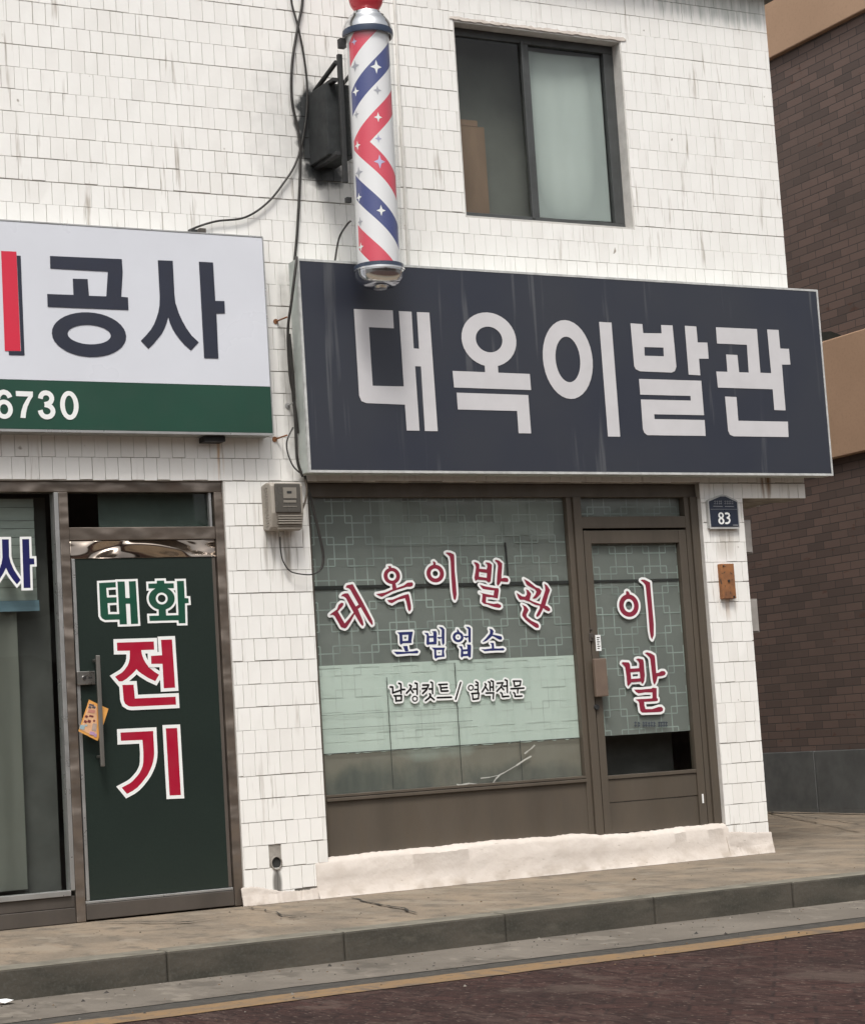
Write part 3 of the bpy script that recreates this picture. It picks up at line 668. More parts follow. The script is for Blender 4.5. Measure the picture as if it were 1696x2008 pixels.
obj('hinge', MB().box(8.006, 8.016, .034, .041, -.52, -.46), vinylw.m, door)
G8, H8 = (1190, 1120, 10.6), (1190, 1265, 10.6)
DY = .068
letter(door, DY, G8, wine.m, [[(385,425),(410,410),(440,425),(460,455),(465,495),(385,500),(390,460)],
 [(690,190),(720,175),(780,180),(890,235),(895,320),(925,650),(965,1100),(965,1330),(930,1420),(905,1380),(880,1250),(845,800),(800,350),(790,290),(750,240)]],
 rings=[(448,716,204,236,107,138)], outl=vinylw.m, d=.0155)
letter(door, DY, H8, wine.m, [([(295,380),(310,355),(440,360),(465,400),(475,490),(655,480),(660,380),(640,330),(590,295),(640,278),(740,300),(750,340),(775,620),(765,740),(735,800),(705,790),(700,755),(500,770),(430,855),(410,820),(395,650),(370,460),(340,425)], [[(478,563),(668,550),(682,690),(492,705)]]),
 [(775,165),(820,150),(900,170),(975,215),(985,260),(1010,580),(1060,575),(1120,540),(1180,540),(1210,580),(1190,620),(1130,640),(1040,650),(1010,760),(975,825),(950,780),(935,700),(890,300),(870,250),(820,200)],
 [(550,925),(700,925),(910,905),(940,885),(1020,895),(1020,1100),(1045,1115),(1045,1155),(1020,1165),(760,1180),(770,1270),(790,1330),(930,1330),(1060,1285),(1120,1285),(1155,1320),(1145,1370),(1100,1390),(720,1405),(680,1370),(655,1200),(640,1170),(580,1135),(630,1125),(920,1110),(935,1090),(930,985),(780,985),(640,1005),(590,975)]], outl=vinylw.m, d=.0155)
ts = []
for x0 in (570, 640, 740, 790, 850, 905, 960, 1060, 1110, 1160, 1210):
    ts.append(([(x0, 1610+random.uniform(-10, 10)), (x0+34, 1615+random.uniform(-10, 10))], 11)); ts.append(([(x0+14, 1600), (x0+16, 1690)], 11)); ts.append(([(x0, 1675+random.uniform(-10, 10)), (x0+36, 1672)], 10))
letter(door, DY, H8, simple('faded_ink', (.045, .055, .075), .5).m, strokes=ts, name='small_lettering')

# ================================================================== ELECTRICAL SHOP FRONT
ef = obj('shopfront_frame', MB().box(.7, 4.722, .015, .10, 1.530, 1.592)
   .box(3.720, 3.775, .012, .12, -.878, 1.530).box(4.668, 4.722, .012, .12, -.875, 1.530)
   .box(3.775, 4.668, .020, .10, 1.253, 1.328), steel.m, bld, bevel=.004)
ef['label'] = 'mirror brown steel frame of the left shop'
obj('frame_trim', MB().box(3.693, 3.718, .010, .09, -.700, 1.528).box(2.7, 3.693, .008, .09, -.728, -.698), alu.m, ef, bevel=.002)
lw = obj('shop_window', MB().box(2.7, 3.718, .018, .10, -.878, -.795).box(2.7, 3.718, .024, .10, -.793, -.730), steeldk.m, bld, bevel=.003)
lw['label'] = 'dark shop window left of the green door'
obj('glass_pane', MB().box(2.7, 3.693, .050, .054, -.698, 1.530), glass, lw)
obj('glass_pane', MB().box(3.775, 4.668, .060, .064, 1.328, 1.530), glasst, ef)
obj('transom_board', MB().box(3.99, 4.72, .12, .125, 1.30, 1.55), simple('green_grey_board', (.135, .155, .14), .7, .2, 3).m, ef)
obj('transom_end', MB().box(4.640, 4.655, .030, .058, 1.328, 1.530), alu.m, ef)
# roller blind with slats and poster, curtain below
bl = simple('grey_green_slats', (.29, .325, .295), .6, .3, 3, st=(.6, 1, 4))
mb = MB(); zz = .93
while zz < 1.50:
    hgt = random.choice((.045, .075, .05)); mb.add([(2.7, .15, zz), (3.615, .15, zz), (3.615, .142+.006*random.random(), zz+hgt-.003), (2.7, .142, zz+hgt-.003)], [(0, 1, 2, 3)]); zz += hgt
obj('slat_blind', mb, bl.m, lw)
obj('poster_edge', MB().box(2.7, 3.622, .138, .141, .868, .928), simple('pale_blue_poster', (.15, .24, .29), .5, .3, 6, st=(.5, 1, 3)).m, lw)
mb = MB(); vs = []; nx = 70
for i in range(nx+1):
    x = 2.7+.80*i/nx; y = .18+.004*math.sin(i*.5)+.006*math.sin(i*.21+1)
    vs += [(x, y, -.68), (x, y, .868)]
mb.add(vs, [(2*i, 2*i+2, 2*i+3, 2*i+1) for i in range(nx)])
obj('curtain', mb, simple('grey_green_curtain', (.125, .128, .110), .8, .35, 2, st=(1, 1, .2)).m, lw, smooth=True)
obj('backing_panel', MB().box(2.7, 3.72, .26, .27, -.72, 1.53), simple('dim_panel', (.090, .092, .085), .9, .4, 2).m, lw)
L8 = (0, 1030, 13.39)
letter(lw, .048, L8, blue2.m, [[(62,370),(240,368),(250,820),(290,980),(380,1180),(550,1440),(455,1555),(330,1400),(230,1250),(168,1120),(100,1260),(-40,1480),(-150,1590),(-240,1470),(-110,1320),(0,1140),(50,1000),(75,850)],
 [(590,365),(773,362),(790,868),(905,872),(912,1025),(795,1035),(812,1645),(632,1650)]], outl=vinylw.m, d=.0135, square=True)
# green door
gd = obj('door', MB().box(3.803, 4.640, .030, .045, -.765, 1.148), doorg.m, bld)
gd['label'] = 'dark green glass door with large lettering'
obj('door_rail', MB().box(3.778, 4.664, .012, .075, -.870, -.785).box(3.778, 4.664, .020, .074, -.783, -.768, 1), [steeldk.m, alu.m], gd, bevel=.003)
wavy = M('wavy_mirror_steel', (.46, .39, .33), .16, 1)
wavy.mix(wavy.noise(3, 2, (1, 1, 2), lo=.45, hi=.6, out=(0, .7)), (.22, .18, .155)); wavy.bump(wavy.noise(2.0, 1, (1, 1, 2.6), lo=0, hi=1, dist=.6), .22, 1)
obj('door_rail', MB().box(3.780, 4.664, .024, .07, 1.150, 1.250), wavy, gd, bevel=.002)
obj('door_stile', MB().box(3.784, 3.803, .020, .072, -.765, 1.148), alu.m, gd, bevel=.002)
obj('door_stile', MB().box(4.640, 4.662, .030, .072, -.765, 1.148), browndk.m, gd, bevel=.002)
hx, hz = un(191, 1285, -.05); hx2, hz2 = un(203, 1503, -.05)
mb = MB(); mb.box(hx-.010, hx+.014, -.062, -.046, hz2, hz)
mb.box(hx-.006, hx+.010, -.046, .022, .56, .575); mb.box(hx-.006, hx+.010, -.046, .022, .02, .035)
obj('handle', mb, steeldk.m if False else simple('brushed_steel_bar', (.30, .285, .26), .35, .3, 9, .8, st=(1, 1, .2)).m, gd, bevel=.004)
px0, pz0 = un(151, 1317, .01); px1, pz1 = un(187, 1342, .01)
lk = obj('lock', MB().box(px0, px1, .002, .028, pz1, pz0), simple('satin_steel', (.42, .40, .37), .3, .4, 12, .9).m, gd, bevel=.003)
mb = MB(); cx_, cz_ = px0+(px1-px0)*.38, (pz0+pz1)/2; n = 16; vs = []
for rr, yy in ((.001, -.004), (.012, -.004), (.014, .002)): vs += [(cx_+rr*math.cos(2*math.pi*k/n), yy, cz_+rr*math.sin(2*math.pi*k/n)) for k in range(n)]
mb.add(vs, [(i*n+k, i*n+(k+1) % n, (i+1)*n+(k+1) % n, (i+1)*n+k) for i in range(2) for k in range(n)])
obj('keyhole', mb, chrome.m, lk, smooth=True)
obj('keyhole', MB().box(px0+(px1-px0)*.62, px0+(px1-px0)*.82, -.0005, .0015, cz_-.004, cz_+.004), black.m, lk)
I8, J8, K8 = (170, 1110, 7.067), (190, 1240, 8.48), (190, 1400, 8.48)
EY = .028
letter(gd, EY, I8, greenv.m, [[(175,235),(405,222),(408,295),(275,303),(285,435),(418,432),(420,508),(293,515),(303,668),(480,665),(480,742),(260,748),(215,725),(195,690)], [(430,215),(530,213),(562,807),(462,810)], [(587,212),(683,208),(718,800),(618,805)], [(520,443),(620,443),(620,522),(520,525)]], outl=vinylw.m, d=.0125, square=True)
letter(gd, EY, I8, greenv.m, [[(975,203),(1075,200),(1080,240),(1210,238),(1212,308),(860,312),(857,245),(975,240)], [(1000,590),(1100,590),(1105,690),(1003,695)],
 [(870,690),(1275,680),(1253,207),(1350,205),(1362,443),(1412,446),(1418,512),(1365,518),(1372,792),(1280,795),(1275,752),(875,762)]],
 rings=[(1043,450,180,158,82,82)], outl=vinylw.m, d=.0125, square=True)
letter(gd, EY, J8, red.m, [[(338,172),(950,152),(957,288),(742,295),(748,340),(760,390),(780,445),(810,500),(850,555),(890,600),(960,655),(1037,705),(975,812),(860,760),(750,690),(700,652),(663,612),(630,652),(590,690),(500,770),(390,838),(307,738),(420,670),(470,617),(510,560),(535,505),(550,440),(553,305),(343,308)]], outl=vinylw.m, d=.0205, square=True)
letter(gd, EY-.003, J8, red.m, [[(1070,125),(1253,118),(1305,920),(1117,930),(1095,523),(910,525),(903,392),(1088,380)]], outl=vinylw.m, d=.0195, square=True)
letter(gd, EY-.002, J8, red.m, [[(430,875),(615,870),(637,1100),(1313,1070),(1320,1202),(600,1235),(560,1233),(530,1225),(475,1190),(450,1130)]], outl=vinylw.m, d=.0205, square=True)
letter(gd, EY, K8, red.m, [[(398,310),(940,283),(957,640),(953,715),(940,790),(920,860),(890,930),(850,1010),(800,1080),(745,1150),(680,1220),(600,1280),(505,1330),(418,1225),(540,1160),(600,1115),(650,1060),(705,995),(740,930),(765,868),(775,800),(777,640),(762,432),(403,447)]], outl=vinylw.m, d=.0205, square=True)
letter(gd, EY, K8, red.m, [[(1150,240),(1338,233),(1400,1348),(1213,1357)]], outl=vinylw.m, d=.0195, square=True)

# flyer tucked behind the handle
fl = thing('flyer', 'orange takeaway flyer tucked behind the steel handle of the green door', 'flyer', (3.86, 0, .12))
def fly(pts): return [un(x, y, -.03) for x, y in pts]
mb = MB(); mb.plate(fly([(175,1372),(189,1379),(213,1390),(204,1418),(192,1453),(154,1434)]), -.034, -.032)
obj('paper', mb, simple('orange_paper', (.75, .36, .085), .6, .2, 20).m, fl)
mb = MB(); mb.plate(fly([(175,1378),(190,1385),(190,1446),(158,1431)]), -.0355, -.0345)
obj('print', mb, simple('peach_print', (.72, .42, .24), .6, .25, 30).m, fl)
mb = MB()
for (x, y, w_, h_, mi) in ((176,1380,9,3,0),(175,1384,5,4,0),(182,1384,6,4,0),(174,1391,13,6,1),(168,1402,5,4,2),(176,1402,8,3,2),(166,1412,5,4,2),(173,1411,6,5,2),(184,1411,3,3,2),(158,1421,9,8,3),(168,1420,4,3,3),(182,1418,8,14,5),(177,1434,9,6,4),(186,1438,4,6,4)):
    q = fly([(x,y),(x+w_,y+2),(x+w_-2,y+h_+2),(x-2,y+h_)]); mb.plate(q, -.0365-.0001*(len(mb.f) % 7), -.036, mi)
obj('picture', mb, [simple('print_dark', (.10,.09,.10), .6).m, simple('print_rose', (.55,.24,.18), .6).m, simple('print_wine', (.16,.03,.03), .6).m, simple('print_blue', (.30,.42,.46), .6).m, simple('print_lilac', (.45,.28,.45), .6).m, simple('print_grey', (.42,.32,.27), .6).m], fl)

# ================================================================== SIGNS
s1 = thing('shop_sign', 'long dark navy signboard with five grey Korean letters over the barber shop', 'sign', (7.18, -.11, 1.63))
SY = -.17
navy = M('navy_sign_sheet', (.025, .029, .044), .38)
navy.mix(navy.noise(1.2, 3, out=(0, .6)), (.036, .039, .048)); navy.mix(navy.math('MULTIPLY', navy.noise(16, 3, (1, 1, .05), lo=.60, hi=.68), navy.noise(1.7, 2, (1, 1, .5), lo=.45, hi=.6, out=(0, .6))), (.10, .105, .115))
navy.bump(navy.noise(3, 2, lo=0, hi=1), .01, .15)
obj('panel', MB().box(5.222, 9.142, SY+.002, SY+.02, 1.640, 2.908), navy.m, s1)
cas = simple('pale_sign_casing', (.50, .54, .51), .5, .25, 5, bump=.001)
obj('casing', MB().box(5.206, 9.156, SY+.021, -.045, 1.626, 2.922), cas.m, s1, bevel=.003)
obj('trim', MB().box(5.206, 9.156, SY, SY+.0205, 1.624, 1.639).box(5.206, 9.156, SY, SY+.0205, 2.909, 2.923).box(5.206, 5.221, SY, SY+.0205, 1.639, 2.909).box(9.143, 9.156, SY, SY+.0205, 1.639, 2.909), simple('trim_white', (.55, .56, .55), .4, .3, 20).m, s1)
obj('mounting_bracket', MB().box(5.6, 5.66, -.045, .0, 2.90, 2.945), black.m, s1)
obj('mounting_bracket', MB().box(8.6, 8.68, -.06, .0, 2.923, 2.945), black.m, s1)
P4, P5 = (550, 490, 2.9754), (1080, 520, 2.7532)
letter(s1, SY, P4, signw.m, [[(428,345),(655,353),(661,458),(516,451),(538,793),(719,797),(690,357),(764,361),(777,575),(808,577),(795,363),(868,366),(917,1058),(842,1057),(819,680),(785,679),(811,1055),(736,1054),(726,903),(500,894),(472,882),(459,850)]])
letter(s1, SY, P4, signw.m, [[(1190,670),(1267,672),(1270,720),(1193,717)], [(1003,706),(1453,724),(1461,818),(1012,803)], [(1027,833),(1444,847),(1461,1071),(1388,1070),(1379,940),(1034,931)]], rings=[(1216,523,158,158,77,75)])
letter(s1, SY, P5, signw.m, [[(259,306),(326,310),(373,926),(307,925)]], rings=[(91,509,133,213,66,123)])
letter(s1, SY, P5, signw.m, [([(428,314),(492,318),(497,367),(596,368),(593,323),(655,325),(676,548),(668,572),(650,580),(480,573),(457,562),(448,545)], [[(503,442),(606,445),(608,492),(505,489)]]),
 [(721,327),(783,331),(791,417),(843,418),(850,505),(798,505),(805,595),(742,591)],
 [(474,614),(810,624),(825,810),(556,805),(558,831),(828,836),(834,922),(520,918),(503,905),(495,885),(484,725),(753,731),(752,706),(481,699)]])
letter(s1, SY, P5, signw.m, [[(1165,347),(1227,350),(1236,450),(1283,452),(1291,537),(1245,537),(1265,784),(1204,782),(1195,670),(900,661),(891,574),(951,576),(944,482),(1005,485),(1014,578),(1066,580),(1056,430),(895,423),(889,335),(1110,345),(1129,581),(1187,583)],
 [(938,709),(1000,712),(1010,840),(1277,845),(1281,928),(985,924),(965,915),(955,895)]])

s2 = thing('shop_sign', 'white signboard with green lower band and phone number above the electrical shop', 'sign', (3.6, -.08, 1.86))
S2Y = -.15
obj('panel', MB().box(2.0, 4.994, S2Y+.002, S2Y+.02, 2.140, 3.040), simple('pale_blue_white_sheet', (.66, .68, .735), .35, .06, 2).m, s2)
obj('green_band', MB().box(2.0, 4.994, S2Y+.002, S2Y+.02, 1.862, 2.138), simple('green_sheet', (.012, .060, .038), .38, .15, 3).m, s2)
obj('casing', MB().box(1.99, 5.000, S2Y+.021, -.012, 1.850, 3.046), simple('grey_casing', (.33, .34, .33), .45, .25, 5).m, s2, bevel=.003)
obj('trim', MB().box(1.99, 5.0, S2Y, S2Y+.0205, 1.846, 1.860).box(1.99, 5.0, S2Y, S2Y+.0205, 3.042, 3.050).box(4.995, 5.002, S2Y, S2Y+.0205, 1.860, 3.042), alu.m, s2)
bx, bz = un(397, 850, -.06); bx2, bz2 = un(437, 862, -.06)
obj('mounting_bracket', MB().box(bx, bx2, -.1, .0, 1.815, 1.846), black.m, s2)
cx0, cz0 = un(376, 452, -.06); cx1, cz1 = un(402, 452, -.06)
obj('mounting_bracket', MB().box(cx0-.01, cx0+.03, -.08, .0, 3.05, 3.085), black.m, s2)
obj('mounting_bracket', MB().box(cx0+.045, cx1, -.08, .0, 3.05, 3.095), steeldk.m, s2)
P3, Q3 = (0, 420, 2.7355), (0, 750, 8.48)
letter(s2, S2Y, P3, signred.m, [[(8,197),(90,201),(113,734),(28,733)]])
letter(s2, S2Y+.0004, P3, inkb.m, [[(92,222),(113,223),(134,757),(50,756),(49,736),(115,736)]], name='letter_shadow')
letter(s2, S2Y, P3, inkb.m, [[(270,224),(655,241),(660,310),(652,443),(688,446),(691,514),(258,497),(255,428),(396,433),(392,346),(472,348),(479,438),(572,441),(580,308),(272,291)]], rings=[(481,646,197,120,115,52)])
letter(s2, S2Y, P3, inkb.m, [[(848,247),(928,250),(937,430),(942,475),(960,530),(978,570),(1000,610),(1030,652),(1067,687),(1026,731),(990,700),(965,670),(942,640),(925,610),(912,580),(904,550),(896,580),(885,610),(870,640),(850,665),(825,695),(798,722),(757,679),(785,650),(810,620),(828,590),(840,560),(851,525),(857,490),(858,440)],
 [(1068,255),(1144,259),(1156,465),(1205,466),(1208,532),(1162,533),(1173,774),(1096,772)]])
letter(s2, S2Y, Q3, signw.m if False else vinylw.m, rings=[(75,445,145,160,68,85)], strokes=[([(172,250),(150,203),(115,172),(65,158),(20,172),(-20,220),(-45,300),(-55,400)], 37)], name='digit', square=True)
letter(s2, S2Y, Q3, vinylw.m, [[(268,142),(553,152),(553,230),(510,300),(465,400),(440,500),(432,592),(345,587),(360,480),(395,370),(440,290),(478,235),(273,226)]], name='digit')
letter(s2, S2Y, Q3, vinylw.m, strokes=[([(677,270),(686,225),(705,195),(735,177),(775,172),(815,183),(848,212),(866,250),(866,285),(850,322),(815,352),(748,368)], 37), ([(748,368),(810,382),(855,410),(882,450),(888,490),(875,530),(845,560),(800,575),(760,572),(720,552),(690,515),(674,462)], 37)], name='digit', square=True)
letter(s2, S2Y, Q3, vinylw.m, rings=[(1159,381,153,240,74,162)], name='digit')

# ================================================================== HOUSE NUMBER, METER, RUSTY BOX
hn = thing('house_number_plate', 'navy gabled address plate with white number 83 on the pier', 'sign', (8.32, 0, 1.28))
M8 = (1370, 950, 15.42)
def mp_(pts, Y): return [un(1370+x/15.42, 950+y/15.42, Y) for x, y in pts]
mb = MB(); mb.plate(mp_([(258,500),(290,462),(620,325),(700,305),(810,322),(1130,470),(1170,520),(1235,1290),(1215,1340),(345,1345),(320,1310)], -.035), -.035, -.010)
obj('frame', mb, simple('pale_metal_rim', (.46, .46, .45), .4, .2).m, hn, bevel=.002)
mb = MB(); mb.plate(mp_([(300,515),(645,362),(795,362),(1145,530),(1205,1275),(370,1280)], -.037), -.037, -.034)
pl = obj('plate', mb, simple('navy_enamel', (.020, .027, .048), .35, .15).m, hn)
letter(hn, -.037, M8, vinylw.m, rings=[(662,935,84,92,36,48), (672,1103,92,103,38,52)], name='digit')
letter(hn, -.037, M8, vinylw.m, strokes=[([(800,880),(850,872),(895,890),(912,935),(895,985),(850,1008)], 31), ([(850,1008),(905,1030),(925,1085),(905,1145),(860,1172),(808,1170)], 31)], name='digit')
g8 = simple('faded_white_print', (.26, .27, .29), .5)
ts = []
for x0 in (470, 540, 610, 660, 780, 840, 890, 940, 1000):
    ts += [([(x0-18, 510), (x0+18, 508)], 8), ([(x0-16, 580), (x0+20, 578)], 8), ([(x0+12, 490), (x0+12, 600)], 7)]
ts += [([(430, 660), (700, 665)], 12), ([(780, 665), (1040, 668)], 12), ([(340, 750), (1175, 752)], 6), ([(1025, 1230), (1165, 1232)], 16)]
letter(hn, -.037, M8, g8.m, strokes=ts, name='small_lettering')

em = thing('electric_meter', 'grey plastic electricity meter box beside the dark sign', 'meter', (5.08, 0, 1.27))
hous = simple('aged_beige_plastic', (.36, .325, .28), .5, .2, 6)
mb = MB(); MZ0, MZ1 = 1.285, 1.575
prof = [(0, MZ1-.010), (-.075, MZ1), (-.13, MZ1-.006), (-.145, MZ1-.03), (-.145, MZ0+.10), (-.12, MZ0+.02), (-.09, MZ0), (0, MZ0+.012)]
n = len(prof); vs = [(4.962, y, z_) for y, z_ in prof]+[(5.170, y, z_) for y, z_ in prof]
mb.add(vs, [(i, (i+1) % n, n+(i+1) % n, n+i) for i in range(n)]+[tuple(range(n)), tuple(range(n, 2*n))])
obj('housing', mb, hous.m, em, bevel=.012, seg=3)
mb = MB(); mb.box(4.985, 5.150, -.158, -.140, 1.385, 1.560)
vw = obj('viewing_window', mb, simple('smoky_window', (.085, .078, .068), .22, .2).m, em, bevel=.006)
obj('dial', MB().box(5.035, 5.120, -.162, -.157, 1.470, 1.535).box(5.035, 5.115, -.161, -.157, 1.445, 1.460).box(5.03, 5.12, -.160, -.157, 1.42, 1.425), simple('dial_beige', (.22, .20, .17), .5).m, vw)
obj('dial', MB().box(5.058, 5.088, -.164, -.1615, 1.500, 1.513), black.m, vw)
mb = MB()
for i in range(6): mb.box(5.0, 5.155, -.150+.004*i*(i > 3), -.135, 1.365-.0145*i, 1.372-.0145*i)
for i in range(15): mb.box(4.958, 4.964, -.10, -.05, 1.54-.016*i, 1.546-.016*i)
obj('rib', mb, simple('beige_rib', (.31, .28, .24), .5, .15).m, em)
obj('cable_gland', MB().tube([(5.055, -.06, 1.30), (5.055, -.06, 1.255)], .017, 12), hous.m, em)

rb = thing('rusty_box', 'small rusty metal box fixed on the tiled pier below number 83', 'box', (8.3, 0, .81))
mb = MB(); mb.box(8.242, 8.350, -.045, -.006, .812, 1.045)
rust = M('rusty_steel', (.30, .125, .045), .8); rust.mix(rust.noise(10, 5, out=(0, .9)), (.17, .075, .035)); rust.mix(rust.noise(40, 3, lo=.6, hi=.68), (.05, .035, .025)); rust.bump(rust.noise(50, 4, lo=0, hi=1), .003)
obj('cover', mb, rust.m, rb, bevel=.003)
for x_, z_, r_ in ((8.297, .93, .008), (8.262, 1.03, .005), (8.33, .825, .005)): obj('screw', MB().tube([(x_, -.052, z_), (x_, -.044, z_)], r_, 10), black.m, rb)
for (cx_, za, zb, yy, nm, lb) in ((8.52, 1.12, 1.35, .10, 'junction_box', 'small grey box on the alley side of the pier, the upper of two'), (8.545, .585, .815, .13, 'junction_box', 'small grey box on the alley side of the pier, the lower of two')):
    t = thing(nm, lb, 'box', (cx_, yy, za), 'boxes on the alley side of the pier')
    obj('body', MB().box(8.489, cx_+.07, yy-.05, yy+.10, za, zb), simple('grey_box_paint', (.26, .24, .22), .6, .3).m, t, bevel=.004)
    obj('lid', MB().box(8.50, cx_+.06, yy-.058, yy-.051, za+.01, zb-.01), simple('grey_lid_paint', (.32, .30, .28), .6, .3).m, t, bevel=.002)

# ================================================================== BARBER POLE
PCX, PCY = 5.647, -.42
ZT, ZB = 4.262, 2.812
bp = thing('barber_pole', 'red white and blue striped barber pole with chrome caps on a black bracket', 'barber pole', (PCX, PCY, 2.70))
fa = math.atan2(-DIST-PCY, -PCX)          # bearing of the street side the print faces
RI, RO = .129, .152
stripe = M('barber_stripe_print', (.78, .78, .79), .28, 0, .5, .7)
g = stripe.n('ShaderNodeTexCoord'); sp = stripe.n('ShaderNodeSeparateXYZ'); stripe.l(g.outputs['Object'], sp.inputs[0])
ang = stripe.math('ARCTAN2', sp.outputs[1], sp.outputs[0])
a_ = stripe.math('SUBTRACT', ang, fa); a_ = stripe.math('DIVIDE', a_, 2*math.pi)
zm = un(729, 276, PCY-.13)[1]
LEAD = .61
h = stripe.math('DIVIDE', stripe.math('ABSOLUTE', stripe.math('SUBTRACT', sp.outputs[2], zm-2.70)), LEAD)
u_ = stripe.math('FRACT', stripe.math('ADD', stripe.math('SUBTRACT', h, stripe.math('MULTIPLY', a_, 1.36)), 10.0-.03))
def band(lo, hi): return stripe.math('MULTIPLY', stripe.math('GREATER_THAN', u_, lo), stripe.math('LESS_THAN', u_, hi))
edge_ = stripe.math('LESS_THAN', stripe.math('ABSOLUTE', a_), .212)
stripe.mix(stripe.math('MULTIPLY', band(0, .25), edge_), (.66, .045, .085)); stripe.mix(stripe.math('MULTIPLY', stripe.math('MULTIPLY', band(.5, .75), edge_), stripe.math('GREATER_THAN', h, .22)), (.035, .05, .20))
def cyl(r_, z0, z1, n=64):
    return MB().lathe([(r_, z0), (r_, z1)], PCX, PCY, n)
obj('striped_drum', cyl(RI, ZB+.005, ZT+.02), stripe.m, bp, smooth=True)
obj('acrylic_tube', cyl(RO, ZB, ZT+.01), acryl, bp, smooth=True)
obj('cap', MB().lathe([(0.0000, 2.700), (0.0407, 2.699), (0.0498, 2.712), (0.0905, 2.715), (0.1267, 2.735), (0.1448, 2.765), (0.1502, 2.795), (0.1502, 2.800)], PCX, PCY, 56), chrome.m, bp, smooth=True)
obj('rim', MB().lathe([(0.1520, 2.800), (0.1539, 2.802), (0.1539, 2.812), (0.1520, 2.814), (0.0905, 2.8141)], PCX, PCY, 56), chrome.m, bp, smooth=True)
obj('rim', MB().lathe([(0.0905, 2.8155), (0.1502, 2.8150), (0.1502, 2.838), (0.1403, 2.839)], PCX, PCY, 56), navyrim.m, bp, smooth=True)
obj('rim', MB().lathe([(0.1403, 4.255), (0.1539, 4.256), (0.1557, 4.275), (0.1539, 4.292), (0.0905, 4.293)], PCX, PCY, 56), navyrim.m, bp, smooth=True)
obj('cap', MB().lathe([(0.1520, 4.294), (0.1502, 4.315), (0.1358, 4.350), (0.1131, 4.372), (0.1104, 4.385), (0.0905, 4.395), (0.0860, 4.41), (0.0000, 4.415)], PCX, PCY, 56), chrome.m, bp, smooth=True)
mb = MB(); nr = 20; pr = [(.105*math.sin(math.pi*i/nr)+1e-5, 4.505-.105*math.cos(math.pi*i/nr)) for i in range(nr+1)]; mb.lathe(pr, PCX, PCY, 40)
obj('ball', mb, simple('red_ball', (.62, .05, .07), .3, .05).m, bp, smooth=True)
# little four pointed stars on the drum
def star(px_, py_, rx, ry, white):
    X, Z = un(px_, py_, PCY-.12)
    # hit the drum along the viewing ray
    d = fw+rt*((px_-848)/FPX)-up*((py_-1004)/FPX); o_ = Vector((0, -DIST)); dd = Vector((d.x, d.y)); cc = o_-Vector((PCX, PCY)); RR = RI+.0015
    A = dd.dot(dd); B = 2*cc.dot(dd); Cq = cc.dot(cc)-RR*RR; D = B*B-4*A*Cq
    if D < 0: return None
    t = (-B-math.sqrt(D))/(2*A); x = d.x*t; y = -DIST+d.y*t; z_ = d.z*t
    a = math.atan2(y-PCY, x-PCX); pts = []
    for k in range(16):
        q = 2*math.pi*k/16; rr = 1 if k % 4 == 0 else (.42 if k % 4 == 2 else .52)
        if k % 4 == 2: rr = .38
        elif k % 4: rr = .50
        aa = a-rx*rr*math.cos(q)/RR*-1; pts.append((PCX+RR*math.cos(aa), PCY+RR*math.sin(aa), z_+ry*rr*math.sin(q)))
    return pts
st_ = [(739,131,.030,.036,1),(699,180,.022,.026,1),(744,230,.022,.026,1),(704,286,.020,.024,1),(748,317,.030,.036,3),(708,388,.020,.024,1),(752,413,.024,.028,1),(713,485,.020,.024,1),(695,82,.018,.02,3),
       (697,130,.028,.032,2),(742,177,.022,.024,2),(701,225,.018,.022,2),(745,272,.018,.022,3),(707,339,.028,.032,2),(711,436,.020,.026,2)]
mats = [vinylw.m, simple('star_grey', (.42, .43, .48), .4).m, simple('star_lilac', (.52, .50, .72), .4).m]
for (x, y, a, b, c) in st_:
    p = star(x, y, a*1.2, b*1.2, c)
    if p: obj('star', MB().add(p, [tuple(range(16))]), mats[c-1], bp, recalc=False)
bp.location.x -= .021; bp.rotation_euler = (0, R(.75), 0)
# bracket: side box, arms, struts, back rail
bm_ = simple('sooty_black_steel', (.026, .029, .030), .85, .35, 8, bump=.002)
obj('bracket_box', MB().box(5.42, 5.60, -.27, .0, 3.55, 4.0), bm_.m, bp, bevel=.006)
def part_boxes(name, L, m_, parent, bevel=0):
    for b_ in L: obj(name, MB().box(*b_), m_, parent, bevel=bevel)
part_boxes('bracket_arm', [(5.44, 5.475, -.33, .02, 3.99, 4.015), (5.44, 5.475, -.33, .02, 3.53, 3.555)], black, bp, .003)
obj('strut', MB().tube([(5.46, -.03, 4.02), (5.48, -.31, 4.12)], .015, 8), black, bp)
obj('strut', MB().tube([(5.60, -.03, 4.02), (5.60, -.29, 4.08)], .012, 8), black, bp)
obj('back_rail', MB().box(5.475, 5.505, -.350, -.325, 3.36, 4.16), black, bp, bevel=.003)
part_boxes('clamp', [(5.475, 5.515, -.39, -.35, 4.19, 4.245), (5.488, 5.52, -.352, -.32, 3.24, 3.27)], black, bp)

